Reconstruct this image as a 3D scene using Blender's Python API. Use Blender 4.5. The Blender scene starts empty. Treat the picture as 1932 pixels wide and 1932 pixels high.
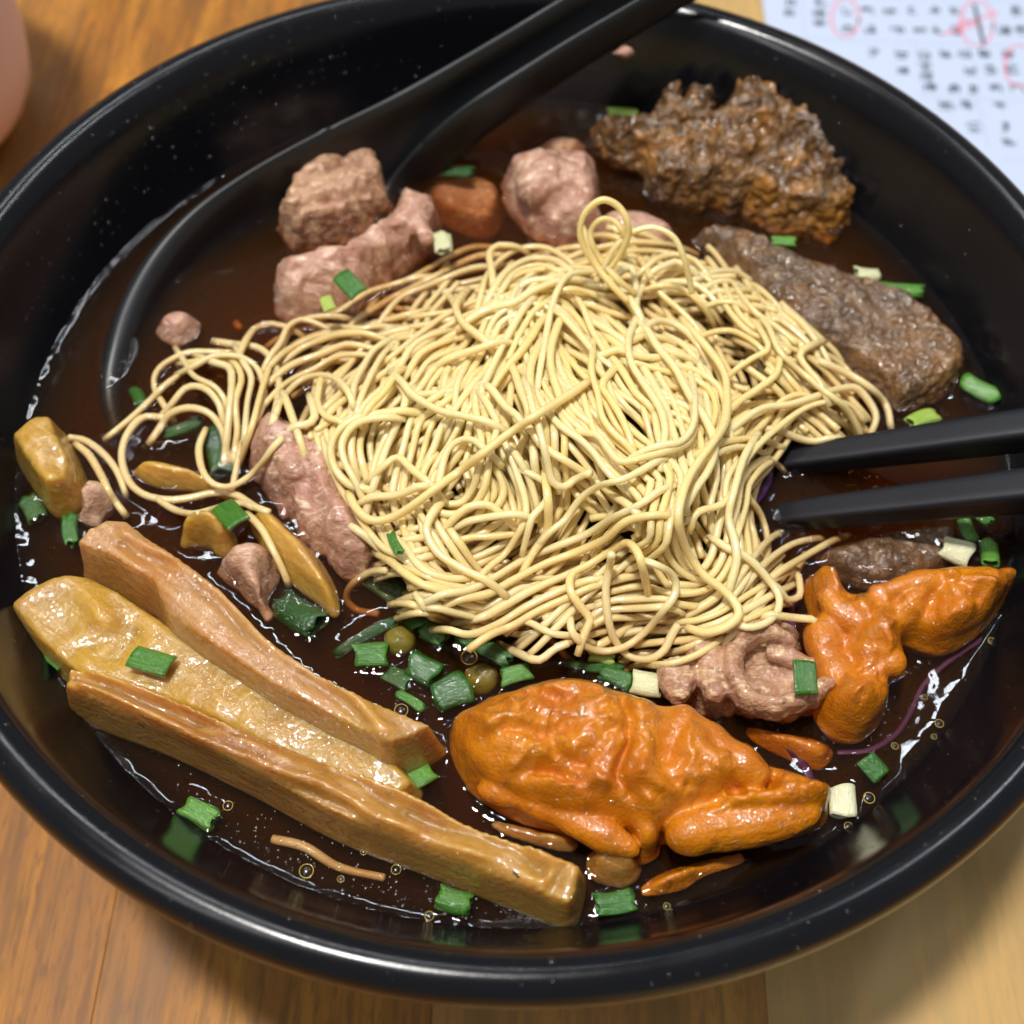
import bpy, math, random
import numpy as np
from mathutils import Matrix, Vector

random.seed(7); RNG = np.random.default_rng(11)
scene = bpy.context.scene
col = scene.collection

# ------------------------------------------------------------------ camera
ZR, ZS = .078, .056                      # height of the bowl's rim and of the broth above the table
CAM = np.array([-.0005, -.135, .2421])
PITCH, ROLL, FOV = math.radians(32.03), math.radians(2.01), math.radians(45)
cp, sp, cr, sr = math.cos(PITCH), math.sin(PITCH), math.cos(ROLL), math.sin(ROLL)
MCAM = np.array([[1, 0, 0], [0, cp, -sp], [0, sp, cp]]) @ np.array([[cr, -sr, 0], [sr, cr, 0], [0, 0, 1]])
FPX = 966 / math.tan(FOV / 2)
cam = bpy.data.cameras.new('camera')
cam.sensor_width = 36; cam.sensor_fit = 'HORIZONTAL'; cam.angle = FOV
cam.clip_start = .01; cam.clip_end = 20
cam.dof.use_dof = True; cam.dof.focus_distance = .196; cam.dof.aperture_fstop = cam.lens / 2.8
cam.dof.aperture_blades = 0
cam_o = bpy.data.objects.new('camera', cam); col.objects.link(cam_o)
m4 = Matrix(MCAM.tolist()).to_4x4(); m4.translation = Vector(CAM.tolist()); cam_o.matrix_world = m4
scene.camera = cam_o

# ------------------------------------------------------------------ light: ceiling lamps of the room, and an added fill
w = bpy.data.worlds.new('World'); scene.world = w; w.use_nodes = True
w.node_tree.nodes['Background'].inputs[0].default_value = (.95, .97, 1, 1)
w.node_tree.nodes['Background'].inputs[1].default_value = .24
def lamp(name, loc, target, sx, sy, power, color):
    d = bpy.data.lights.new(name, 'AREA'); d.shape = 'RECTANGLE'; d.size = sx; d.size_y = sy
    d.energy = power; d.color = color
    o = bpy.data.objects.new(name, d); col.objects.link(o); o.location = loc
    o.rotation_euler = (Vector(target) - Vector(loc)).to_track_quat('-Z', 'Y').to_euler()
    o['label'] = 'ceiling or fill lamp lighting the table'; o['category'] = 'lamp'
lamp('ceiling_or_fill_lamp', (-.22, .02, 1.45), (0, 0, 0), .10, .14, 20.5, (1, .97, .93))
lamp('ceiling_or_fill_lamp', (.55, .62, 1.45), (0, 0, 0), .05, .40, 3.2, (.88, .94, 1))
lamp('ceiling_or_fill_lamp', (-.28, .82, 1.45), (0, 0, 0), .60, .04, 3.6, (.92, .96, 1))
lamp('ceiling_or_fill_lamp', (-.75, -.55, 1.4), (0, 0, 0), .06, .9, 3.0, (.94, .97, 1))  # added fill light behind the camera, not a lamp of the room

vs = scene.view_settings
vs.view_transform = 'Standard'; vs.look = 'None'; vs.exposure = 0; vs.gamma = 1; vs.use_curve_mapping = False
scene.render.engine = 'CYCLES'
cy = scene.cycles
cy.use_denoising = True; cy.max_bounces = 10; cy.transparent_max_bounces = 16
cy.caustics_reflective = False; cy.caustics_refractive = False; cy.sample_clamp_indirect = 4
cy.volume_bounces = 0; cy.denoising_prefilter = 'ACCURATE'

# ------------------------------------------------------------------ geometry helpers
def at(x, y, z):
    """points on the horizontal planes z seen at picture positions (x, y)"""
    x, y, z = np.broadcast_arrays(np.asarray(x, float), np.asarray(y, float), np.asarray(z, float))
    d = np.stack([(x - 966) / FPX, -(y - 966) / FPX, -np.ones_like(x)], -1) @ MCAM.T
    return CAM + d * ((z - CAM[2]) / d[..., 2])[..., None]
def mpp(P):                               # metres per picture unit at P
    return np.linalg.norm(np.asarray(P) - CAM, axis=-1) / FPX

def _hash(ix, iy, seed):
    n = (ix * 374761393 + iy * 668265263 + seed * 1442695041) & 0xffffffff
    n = ((n ^ (n >> 13)) * 1274126177) & 0xffffffff
    return ((n ^ (n >> 16)) & 0xffff) / 65535.0
def vnoise(x, y, seed=0):
    x0 = np.floor(x).astype(np.int64); y0 = np.floor(y).astype(np.int64)
    fx = x - x0; fy = y - y0; fx = fx * fx * fx * (fx * (fx * 6 - 15) + 10); fy = fy * fy * fy * (fy * (fy * 6 - 15) + 10)
    a = _hash(x0, y0, seed); b = _hash(x0 + 1, y0, seed); c = _hash(x0, y0 + 1, seed); d = _hash(x0 + 1, y0 + 1, seed)
    return (a + (b - a) * fx + (c - a) * fy + (a - b - c + d) * fx * fy) * 2 - 1
def fbm(x, y, scale, octv=3, seed=0, ridged=False, stretch=(1, 1), ang=0.0, warp=0.0, billow=False):
    if warp:
        wx = vnoise(x / scale / 1.7 + 31.7, y / scale / 1.7, seed + 50); wy = vnoise(x / scale / 1.7, y / scale / 1.7 + 57.1, seed + 51)
        x = x + warp * scale * wx; y = y + warp * scale * wy
    c, s = math.cos(ang), math.sin(ang)
    u = (x * c + y * s) / scale / stretch[0]; v = (-x * s + y * c) / scale / stretch[1]
    t = 0; amp = 1; tot = 0
    for k in range(octv):
        n = vnoise(u * 2 ** k + 17.3 * k + 100, v * 2 ** k + 9.1 * k + 100, seed + k)
        if ridged: n = 1 - 2 * np.abs(n)
        if billow: n = 1 - 2 * (1 - np.abs(n)) ** 2.2
        t = t + amp * n; tot += amp; amp *= .5
    return t / tot

def spline(P, n, closed=False):
    """Catmull-Rom through P, resampled to n evenly spaced points"""
    P = np.asarray(P, float)
    Q = np.vstack([P[-1], P, P[0], P[1]]) if closed else np.vstack([2 * P[0] - P[1], P, 2 * P[-1] - P[-2]])
    out = []
    for i in range(1, len(Q) - 2):
        t = np.linspace(0, 1, 17)[:-1, None]
        a, b, c, d = Q[i - 1], Q[i], Q[i + 1], Q[i + 2]
        out.append(.5 * (2 * b + (c - a) * t + (2 * a - 5 * b + 4 * c - d) * t ** 2 + (3 * b - a - 3 * c + d) * t ** 3))
    out = np.vstack(out + [Q[-2][None]])
    L = np.concatenate([[0], np.cumsum(np.linalg.norm(np.diff(out[:, :2], axis=0), axis=1))])
    s = np.linspace(0, L[-1], n + 1)[:-1] if closed else np.linspace(0, L[-1], n)
    return np.stack([np.interp(s, L, out[:, k]) for k in range(out.shape[1])], 1)

def mesh_np(name, V, faces, mat, parent=None, uv=None, smooth=True, base=None):
    V = np.asarray(V, float)
    loc = np.array([V[:, 0].mean(), V[:, 1].mean(), V[:, 2].min()]) if base is None else np.asarray(base, float)
    me = bpy.data.meshes.new(name)
    faces = [np.asarray(f, np.int32) for f in faces if len(f)]
    idx = np.concatenate([f.ravel() for f in faces])
    tot = np.concatenate([np.full(len(f), f.shape[1], np.int32) for f in faces])
    st = np.concatenate([[0], np.cumsum(tot)[:-1]]).astype(np.int32)
    me.vertices.add(len(V)); me.vertices.foreach_set('co', (V - loc).astype(np.float32).ravel())
    me.loops.add(len(idx)); me.loops.foreach_set('vertex_index', idx)
    me.polygons.add(len(tot)); me.polygons.foreach_set('loop_start', st); me.polygons.foreach_set('loop_total', tot)
    me.polygons.foreach_set('use_smooth', np.full(len(tot), smooth))
    if uv is not None:
        l = me.uv_layers.new(name='UVMap'); l.data.foreach_set('uv', np.asarray(uv, np.float32)[idx].ravel())
    me.update(); me.validate()
    me.materials.append(mat)
    o = bpy.data.objects.new(name, me); col.objects.link(o)
    if parent is None: o.location = loc
    else:
        o.parent = parent; o.location = Vector(loc.tolist()) - parent.location
    return o
def tag(o, label=None, cat=None, group=None, kind=None):
    if label: o['label'] = label
    if cat: o['category'] = cat
    if group: o['group'] = group
    if kind: o['kind'] = kind
    return o
def grid_faces(n, m, wrap_m=False, off=0):
    i = np.arange(n - 1)[:, None]; j = np.arange(m if wrap_m else m - 1)[None, :]
    j2 = (j + 1) % m
    return (np.stack([i * m + j, i * m + j2, (i + 1) * m + j2, (i + 1) * m + j], -1) + off).reshape(-1, 4)

# height map of what stands in the bowl (half-millimetre cells), to lay things on one another
CELL = .0005; HN = 440; HO = -.11
HM = np.full((HN, HN), -1.0)
MEN = np.zeros((HN, HN), bool)            # cells where something breaks the broth's surface
def cell(x): return np.clip(((x - HO) / CELL).astype(int), 0, HN - 1)
def stamp(V, hm=True):
    V = np.asarray(V)
    if hm: np.maximum.at(HM, (cell(V[:, 0]), cell(V[:, 1])), V[:, 2])
    k = np.abs(V[:, 2] - ZS) < .0006
    MEN[cell(V[k, 0]), cell(V[k, 1])] = True

# ------------------------------------------------------------------ materials
def srgb(r, g, b):
    f = lambda c: (c / 255 / 12.92) if c / 255 <= .04045 else ((c / 255 + .055) / 1.055) ** 2.4
    return (f(r), f(g), f(b), 1)
class NT:
    def __init__(s, name):
        s.m = bpy.data.materials.new(name); s.m.use_nodes = True; s.t = s.m.node_tree
        s.b = s.t.nodes['Principled BSDF']; s.out = s.t.nodes['Material Output']
    def n(s, typ, **kw):
        o = s.t.nodes.new(typ)
        for k, v in kw.items():
            if hasattr(o, k): setattr(o, k, v)
            else: o.inputs[k.replace('_', ' ')].default_value = v
        return o
    def l(s, a, b): s.t.links.new(a, b)
    def coords(s, kind='Object', scale=(1, 1, 1), rot=(0, 0, 0)):
        tc = s.n('ShaderNodeTexCoord'); mp = s.n('ShaderNodeMapping')
        mp.inputs['Scale'].default_value = scale; mp.inputs['Rotation'].default_value = rot
        s.l(tc.outputs[kind], mp.inputs[0]); return mp.outputs[0]
    def noise(s, vec, scale, detail=3, rough=.55, dist=0):
        o = s.n('ShaderNodeTexNoise'); o.inputs['Scale'].default_value = scale; o.inputs['Detail'].default_value = detail
        o.inputs['Roughness'].default_value = rough; o.inputs['Distortion'].default_value = dist
        s.l(vec, o.inputs['Vector']); return o.outputs['Fac']
    def ramp(s, fac, stops):
        r = s.n('ShaderNodeValToRGB'); e = r.color_ramp.elements
        while len(e) < len(stops): e.new(.5)
        for k, (p, c) in enumerate(stops): e[k].position = p; e[k].color = c
        s.l(fac, r.inputs[0]); return r.outputs[0]
    def mix(s, fac, a, b):
        m = s.n('ShaderNodeMix'); m.data_type = 'RGBA'
        for sock, v in ((m.inputs[0], fac), (m.inputs[6], a), (m.inputs[7], b)):
            if hasattr(v, 'is_output'): s.l(v, sock)
            else: sock.default_value = v
        return m.outputs[2]
    def mth(s, op, a, b=0.0):
        m = s.n('ShaderNodeMath'); m.operation = op
        for sock, v in zip(m.inputs, (a, b)):
            if hasattr(v, 'is_output'): s.l(v, sock)
            else: sock.default_value = v
        return m.outputs[0]
    def bump(s, h, strength, dist, prev=None):
        b = s.n('ShaderNodeBump'); b.inputs['Strength'].default_value = strength; b.inputs['Distance'].default_value = dist
        s.l(h, b.inputs['Height'])
        if prev is not None: s.l(prev, b.inputs['Normal'])
        return b.outputs[0]
    def wet(s, v, scale, dist, prev=None, lo=.52, hi=.74):
        return s.bump(s.ramp(s.noise(v, scale, 1.5, .5), [(lo, (0, 0, 0, 1)), (hi, (1, 1, 1, 1))]), 1.0, dist, prev)
    def schlick(s, f0, normal=None):
        lw = s.n('ShaderNodeLayerWeight'); lw.inputs['Blend'].default_value = .5
        if normal is not None: s.l(normal, lw.inputs['Normal'])
        return s.mth('ADD', f0, s.mth('MULTIPLY', s.mth('POWER', lw.outputs['Facing'], 5.0), 1 - f0))
    def setup(s, color=None, rough=.4, coat=0, coat_rough=.1, sss=0, sss_r=(1, .5, .3), sss_scale=.002, normal=None, spec=.5, coat_n=None):
        I = s.b.inputs
        if color is not None:
            if hasattr(color, 'is_output'): s.l(color, I['Base Color'])
            else: I['Base Color'].default_value = color
        if hasattr(rough, 'is_output'): s.l(rough, I['Roughness'])
        else: I['Roughness'].default_value = rough
        I['Coat Weight'].default_value = coat; I['Coat Roughness'].default_value = coat_rough
        I['Subsurface Weight'].default_value = sss; I['Subsurface Radius'].default_value = sss_r
        I['Subsurface Scale'].default_value = sss_scale; I['Specular IOR Level'].default_value = spec
        if normal is not None:
            s.l(normal, I['Normal']); s.l(coat_n if coat_n is not None else normal, I['Coat Normal'])
        return s.m

def mat_noodle():
    t = NT('noodle_dough'); v = t.coords('UV')
    oi = t.n('ShaderNodeObjectInfo')
    f = t.noise(t.coords('Object'), 160, 2)
    c = t.mix(t.mth('MULTIPLY', f, .8), srgb(244, 216, 146), srgb(234, 200, 124))
    c = t.mix(t.mth('MULTIPLY', oi.outputs['Random'], .75), c, srgb(238, 222, 172))
    gm = t.n('ShaderNodeNewGeometry'); sx = t.n('ShaderNodeSeparateXYZ'); t.l(gm.outputs['Position'], sx.inputs[0])
    soak = t.mth('ADD', sx.outputs['Z'], t.mth('MULTIPLY', t.noise(t.coords('Object'), 90, 2), .010))
    mr = t.n('ShaderNodeMapRange'); mr.inputs['From Min'].default_value = ZS + .003; mr.inputs['From Max'].default_value = ZS + .018; mr.inputs['To Min'].default_value = .75; mr.inputs['To Max'].default_value = 0; t.l(soak, mr.inputs['Value'])
    c = t.mix(mr.outputs[0], c, srgb(206, 172, 120))
    fine = t.noise(v, 1.0, 3, .6)
    nb = t.bump(fine, .25, .00025); nb = t.bump(t.noise(t.coords('Object'), 1500, 2, .5), .3, .00015, nb)
    r = t.ramp(t.noise(t.coords('Object'), 420, 2), [(.35, (.22,) * 3 + (1,)), (.7, (.5,) * 3 + (1,))])
    return t.setup(c, r, .6, .10, .55, (1, .8, .5), .0022, nb, coat_n=t.wet(t.coords('Object'), 1300, .0002, nb))
def mat_meat(name, a, b, fat, seed, sc=1.0):
    t = NT(name); v = t.coords('Object'); mp = t.coords('Object', (1, 2.4, 1), (0, 0, .6 + seed))
    f1 = t.noise(v, 90 * sc, 4, .6, .6); f2 = t.noise(mp, 220 * sc, 4, .65, 1.2)
    c = t.mix(t.ramp(f1, [(.35, (0, 0, 0, 1)), (.68, (1, 1, 1, 1))]), a, b)
    c = t.mix(t.ramp(f2, [(.52, (0, 0, 0, 1)), (.66, (.85, .85, .85, 1))]), c, fat)
    n1 = t.bump(t.noise(mp, 420, 4, .6, .8), .6, .0008)
    n2 = t.bump(t.noise(v, 1500, 2, .5), .55, .0003, n1)
    return t.setup(c, .42, 1, .06, .3, (1, .5, .35), .002, n2, coat_n=t.wet(v, 900, .0007, n2))
def mat_bamboo(name, a, b, c3, ang=0.0):
    t = NT(name); v = t.coords('Object'); m1 = t.coords('Object', (1, 1, 1), (0, 0, ang))
    m2 = t.n('ShaderNodeMapping'); m2.inputs['Scale'].default_value = (.09, 1, 1); t.l(m1, m2.inputs[0]); mp = m2.outputs[0]
    fib = t.noise(mp, 900, 3, .6); broad = t.noise(v, 55, 3, .5, .5)
    c = t.mix(t.ramp(broad, [(.36, (0, 0, 0, 1)), (.64, (1, 1, 1, 1))]), a, b)
    c = t.mix(t.ramp(fib, [(.46, (0, 0, 0, 1)), (.66, (.75, .75, .75, 1))]), c, c3)
    c = t.mix(t.ramp(t.noise(v, 120, 4, .6, 1.0), [(.56, (0, 0, 0, 1)), (.74, (.6, .6, .6, 1))]), c, srgb(176, 104, 66))
    c = t.mix(t.ramp(t.noise(v, 38, 2, .5), [(.45, (0, 0, 0, 1)), (.7, (.6, .6, .6, 1))]), c, srgb(190, 150, 60))
    sp_ = t.noise(v, 500, 2, .5)
    c = t.mix(t.ramp(sp_, [(.735, (0, 0, 0, 1)), (.77, (.9, .9, .9, 1))]), c, srgb(84, 52, 26))
    n1 = t.bump(fib, .16, .0006); n2 = t.bump(t.noise(v, 1200, 2, .5), .5, .0003, n1)
    return t.setup(c, .42, 1, .06, .9, (1, .62, .28), .0055, n2, coat_n=t.wet(v, 850, .0006, n2))
def mat_orange():
    t = NT('orange_bean_curd_skin'); v = t.coords('Object')
    f = t.noise(v, 60, 4, .6, .8)
    c = t.mix(t.ramp(f, [(.3, (0, 0, 0, 1)), (.7, (1, 1, 1, 1))]), srgb(184, 98, 2), srgb(212, 132, 6))
    br = t.noise(v, 38, 5, .7, 1.5)
    c = t.mix(t.ramp(br, [(.62, (0, 0, 0, 1)), (.74, (.8, .8, .8, 1))]), c, srgb(150, 62, 12))
    rn = t.n('ShaderNodeTexNoise'); rn.noise_type = 'RIDGED_MULTIFRACTAL'; rn.inputs['Scale'].default_value = 75; rn.inputs['Detail'].default_value = 4; rn.inputs['Roughness'].default_value = .45; rn.inputs['Distortion'].default_value = .9; t.l(v, rn.inputs['Vector'])
    n1 = t.bump(rn.outputs['Fac'], .8, .0008); n2 = t.bump(t.noise(v, 1700, 2, .5), .6, .0003, n1)
    return t.setup(c, .40, 1, .06, .12, (1, .8, .2), .001, n2, coat_n=t.wet(v, 800, .0006, n2))
def mat_gluten(name, a, b, c3, gold):
    t = NT(name); v = t.coords('Object')
    f = t.noise(v, 130, 5, .65, .8); f2 = t.noise(v, 420, 3, .6)
    c = t.mix(t.ramp(f, [(.36, (0, 0, 0, 1)), (.64, (1, 1, 1, 1))]), a, b)
    c = t.mix(t.ramp(f2, [(.54, (0, 0, 0, 1)), (.7, (.8, .8, .8, 1))]), c, c3)
    c = t.mix(t.ramp(t.noise(v, 75, 3, .6, .6), [(.5, (0, 0, 0, 1)), (.66, (.75, .75, .75, 1))]), c, gold)
    n1 = t.bump(t.noise(v, 500, 3, .6), .7, .0012); n2 = t.bump(t.noise(v, 1600, 3, .6), .4, .0004, n1)
    return t.setup(c, .45, 1, .07, .15, (1, .5, .25), .002, n2, coat_n=t.wet(v, 700, .0012, n2))
def mat_scallion(name, a, b):
    t = NT(name); v = t.coords('UV', (3, 60, 1)); o = t.coords('Object')
    fib = t.noise(v, 1.0, 3, .6)
    oi = t.n('ShaderNodeObjectInfo')
    c = t.mix(t.ramp(t.mth('ADD', fib, t.mth('MULTIPLY', t.mth('SUBTRACT', oi.outputs['Random'], .5), .3)), [(.32, (0, 0, 0, 1)), (.68, (1, 1, 1, 1))]), a, b)
    n1 = t.bump(fib, .5, .0005); n2 = t.bump(t.noise(o, 1500, 2, .5), .6, .0003, n1)
    return t.setup(c, .35, .8, .06, .25, (.5, 1, .3), .0012, n2)
def mat_black(name, base, rough, bumpy=.12):
    t = NT(name); v = t.coords('Object')
    f = t.noise(v, 60, 4, .6)
    r = t.ramp(f, [(.3, (rough - .05,) * 3 + (1,)), (.7, (rough + .07,) * 3 + (1,))])
    n = t.bump(t.noise(v, 2600, 3, .6), bumpy, .00012)
    return t.setup(base, r, 0, .1, 0, normal=n, spec=.38)

M = {}
M['noodle'] = mat_noodle()
M['pork'] = mat_meat('cooked_pork', srgb(180, 130, 110), srgb(206, 160, 136), srgb(234, 206, 176), 0)
M['pork_pale'] = mat_meat('pale_cooked_pork', srgb(200, 154, 126), srgb(216, 176, 148), srgb(232, 204, 176), 1)
M['pork_tan'] = mat_meat('tan_cooked_pork', srgb(168, 122, 96), srgb(196, 152, 118), srgb(228, 196, 152), 2, 1.3)
M['bam_tan'] = mat_bamboo('tan_bamboo_shoot', srgb(174, 116, 44), srgb(176, 132, 82), srgb(198, 152, 100), .66)
M['bam_yel'] = mat_bamboo('yellow_bamboo_shoot', srgb(188, 146, 44), srgb(172, 130, 60), srgb(204, 164, 84), .6)
M['bam_brn'] = mat_bamboo('brown_bamboo_shoot', srgb(150, 96, 28), srgb(176, 126, 58), srgb(196, 146, 76), .43)
M['orange'] = mat_orange()
M['gluten'] = mat_gluten('fried_gluten', srgb(74, 48, 22), srgb(128, 88, 42), srgb(168, 122, 60), srgb(184, 122, 32))
M['gluten2'] = mat_gluten('fried_gluten_dark', srgb(84, 60, 40), srgb(118, 88, 60), srgb(156, 124, 92), srgb(140, 96, 48))
M['sc_dark'] = mat_scallion('dark_scallion', srgb(12, 62, 6), srgb(48, 106, 26))
M['sc_mid'] = mat_scallion('green_scallion', srgb(26, 92, 12), srgb(94, 152, 46))
M['sc_lime'] = mat_scallion('lime_scallion', srgb(140, 176, 60), srgb(196, 212, 110))
M['sc_white'] = mat_scallion('white_scallion', srgb(206, 208, 156), srgb(228, 228, 190))
M['bowl'] = mat_black('black_melamine', (.0045, .0048, .0065, 1), .18)
M['spoon'] = mat_black('black_spoon_melamine', (.011, .0118, .0135, 1), .38)
M['stick'] = mat_black('black_chopstick', (.010, .0105, .014, 1), .42, .05)
t = NT('purple_cabbage'); M['purple'] = t.setup(srgb(70, 18, 74), .5, 0, .1, .3, (1, .3, 1), .001)
t = NT('olive_pea'); v = t.coords('Object')
M['pea'] = t.setup(t.mix(t.noise(v, 300, 3), srgb(96, 90, 18), srgb(142, 124, 42)), .4, .4, .15, .2, (1, .8, .3), .001, t.bump(t.noise(v, 900), .4, .0004))
t = NT('pink_plastic'); M['pink'] = t.setup(srgb(246, 216, 214), .45)

def mat_wood():
    t = NT('table_wood'); oi = t.n('ShaderNodeObjectInfo')
    tc = t.n('ShaderNodeTexCoord'); ad = t.n('ShaderNodeVectorMath'); ad.operation = 'ADD'
    sc = t.n('ShaderNodeVectorMath'); sc.operation = 'SCALE'; sc.inputs[0].default_value = (3.1, 7.7, 1.3); t.l(oi.outputs['Random'], sc.inputs['Scale'])
    t.l(tc.outputs['Object'], ad.inputs[0]); t.l(sc.outputs[0], ad.inputs[1])
    mp = t.n('ShaderNodeMapping'); mp.inputs['Scale'].default_value = (1, .07, 1); t.l(ad.outputs[0], mp.inputs[0])
    g1 = t.noise(mp.outputs[0], 95, 5, .6, .6); g2 = t.noise(mp.outputs[0], 420, 4, .6)
    mp2 = t.n('ShaderNodeMapping'); mp2.inputs['Scale'].default_value = (1, .22, 1); t.l(ad.outputs[0], mp2.inputs[0])
    pores = t.noise(mp2.outputs[0], 900, 2, .5)
    blot = t.noise(ad.outputs[0], 22, 3, .5)
    c = t.ramp(g1, [(.32, srgb(112, 58, 6)), (.5, srgb(164, 98, 16)), (.68, srgb(198, 132, 34))])
    c = t.mix(t.ramp(g2, [(.46, (0, 0, 0, 1)), (.62, (.8, .8, .8, 1))]), c, srgb(100, 56, 16))
    c = t.mix(t.ramp(pores, [(.54, (0, 0, 0, 1)), (.70, (.7, .7, .7, 1))]), c, srgb(96, 48, 16))
    c = t.mix(t.mth('MULTIPLY', blot, .35), c, srgb(162, 106, 34))
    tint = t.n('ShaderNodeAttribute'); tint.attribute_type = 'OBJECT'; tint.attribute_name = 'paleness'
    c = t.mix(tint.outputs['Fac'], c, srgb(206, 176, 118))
    n = t.bump(g2, .15, .0004); n = t.bump(pores, .1, .0002, n)
    return t.setup(c, t.ramp(g1, [(.3, (.45,) * 3 + (1,)), (.7, (.6,) * 3 + (1,))]), 0, .1, 0, normal=n, spec=.3)
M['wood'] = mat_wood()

def mat_broth():
    t = NT('soy_broth'); t.t.nodes.remove(t.b)
    v = t.coords('Object')
    n1 = t.bump(t.noise(v, 180, 2, .5), .12, .0006); n2 = t.wet(v, 1000, .00035, n1, .62, .74)
    gl = t.n('ShaderNodeBsdfGlossy'); gl.inputs['Roughness'].default_value = .03; t.l(n2, gl.inputs['Normal'])
    tr = t.n('ShaderNodeBsdfTransparent')
    mx = t.n('ShaderNodeMixShader'); t.l(t.schlick(.024, n2), mx.inputs[0]); t.l(tr.outputs[0], mx.inputs[1]); t.l(gl.outputs[0], mx.inputs[2])
    t.l(mx.outputs[0], t.out.inputs['Surface'])
    va = t.n('ShaderNodeVolumeAbsorption'); va.inputs['Color'].default_value = (.80, .44, .06, 1); va.inputs['Density'].default_value = 150
    vsn = t.n('ShaderNodeVolumeScatter'); vsn.inputs['Color'].default_value = (.80, .36, .10, 1); vsn.inputs['Density'].default_value = 15
    ads = t.n('ShaderNodeAddShader'); t.l(va.outputs[0], ads.inputs[0]); t.l(vsn.outputs[0], ads.inputs[1]); t.l(ads.outputs[0], t.out.inputs['Volume'])
    return t.m
M['broth'] = mat_broth()
def mat_drop(name, edge):
    t = NT(name); t.t.nodes.remove(t.b)
    gl = t.n('ShaderNodeBsdfGlossy'); gl.inputs['Roughness'].default_value = .2
    tr = t.n('ShaderNodeBsdfTransparent'); lw = t.n('ShaderNodeLayerWeight'); lw.inputs['Blend'].default_value = .5
    t.l(t.ramp(lw.outputs['Facing'], [(.45, (.96, .95, .9, 1)), (.9, edge)]), tr.inputs['Color'])
    mx = t.n('ShaderNodeMixShader'); t.l(t.schlick(.05), mx.inputs[0]); t.l(tr.outputs[0], mx.inputs[1]); t.l(gl.outputs[0], mx.inputs[2])
    t.l(mx.outputs[0], t.out.inputs['Surface']); return t.m
M['oil'] = mat_drop('oil_droplet', (.85, .62, .12, 1))
M['water'] = mat_drop('water_droplet', (.95, .95, .95, 1))
t = NT('oil_ring'); M['oil_ring'] = t.setup(srgb(206, 176, 74), .12, .6, .05)
t = NT('paper'); v = t.coords('Object')
M['paper'] = t.setup(srgb(190, 202, 224), .7, normal=t.bump(t.noise(v, 60, 3), .15, .001))
t = NT('grey_print'); M['print'] = t.setup(srgb(62, 70, 88), .7)
t = NT('rule_print'); M['rule'] = t.setup(srgb(160, 172, 200), .7)
t = NT('red_ink'); M['red'] = t.setup(srgb(236, 120, 140), .6)
t = NT('black_ink'); M['ink'] = t.setup(srgb(40, 34, 38), .6)

# ------------------------------------------------------------------ the table
table = bpy.data.objects.new('table', None); col.objects.link(table); tag(table, kind='structure')
PW = .062
for k in range(-8, 9):
    x0 = k * PW - .012; x1 = x0 + PW - .00006
    b = .00012
    V = [(x0, -.45, -.03), (x1, -.45, -.03), (x1, .75, -.03), (x0, .75, -.03),
         (x0, -.45, -b), (x1, -.45, -b), (x1, .75, -b), (x0, .75, -b),
         (x0 + b, -.45 + b, 0), (x1 - b, -.45 + b, 0), (x1 - b, .75 - b, 0), (x0 + b, .75 - b, 0)]
    F = [(3, 2, 1, 0), (0, 1, 5, 4), (1, 2, 6, 5), (2, 3, 7, 6), (3, 0, 4, 7), (4, 5, 9, 8), (5, 6, 10, 9), (6, 7, 11, 10), (7, 4, 8, 11), (8, 9, 10, 11)]
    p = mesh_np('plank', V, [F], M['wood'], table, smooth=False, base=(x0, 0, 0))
    p['paleness'] = {1: .68, 2: .6, 0: .28, -1: .12, -2: .08}.get(k, float(RNG.uniform(0, .15)))  # right-hand planks paler: partly their own tone, partly glare put into the colour

# ------------------------------------------------------------------ the bowl
PROF = [(0, .012), (.020, .0125), (.040, .0155), (.058, .0215), (.072, .0315), (.0815, .0425), (.0875, .051), (.0905, .056),
        (.0945, .0655), (.0968, .0722), (.0982, .0757), (.0997, .0774), (.1016, .0780), (.1035, .0774), (.1047, .0757), (.1050, .0735),
        (.1043, .0712), (.1022, .0690), (.0995, .0655), (.0955, .055), (.089, .0435), (.079, .031), (.065, .0195), (.052, .012), (.0475, .0095),
        (.0460, .002), (.0452, .0004), (.0435, .0), (.0420, .0006), (.0410, .005), (.030, .0065), (0, .0065)]
def lathe(name, prof, n, mat, mid=None, cx=0, cy_=0, cz=0, parent=None):
    pr = np.asarray(prof, float); th = np.linspace(0, 2 * np.pi, n, endpoint=False)
    V = np.stack([cx + pr[:, None, 0] * np.cos(th), cy_ + pr[:, None, 0] * np.sin(th), cz + pr[:, None, 1] + 0 * th], -1).reshape(-1, 3)
    F = grid_faces(len(pr), n, True)
    return mesh_np(name, V, [F[:, ::-1]], mat, parent, base=(cx, cy_, cz + pr[:, 1].min()))
# smooth profile
pp = np.asarray(PROF); pf = spline(pp, 150); pf[:, 0] = np.maximum(pf[:, 0], 0); pf[0, 0] = 1e-5; pf[-1, 0] = 1e-5
pf[:, 1] = np.maximum(pf[:, 1], 0)
bowl = lathe('bowl', pf[::-1], 256, M['bowl'])
tag(bowl, 'large round black bowl with thick rolled rim holding noodle soup', 'bowl')
inner = pf[:np.argmax(pf[:, 1])]
def rin(z): return np.interp(z, inner[:, 1], inner[:, 0])

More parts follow.
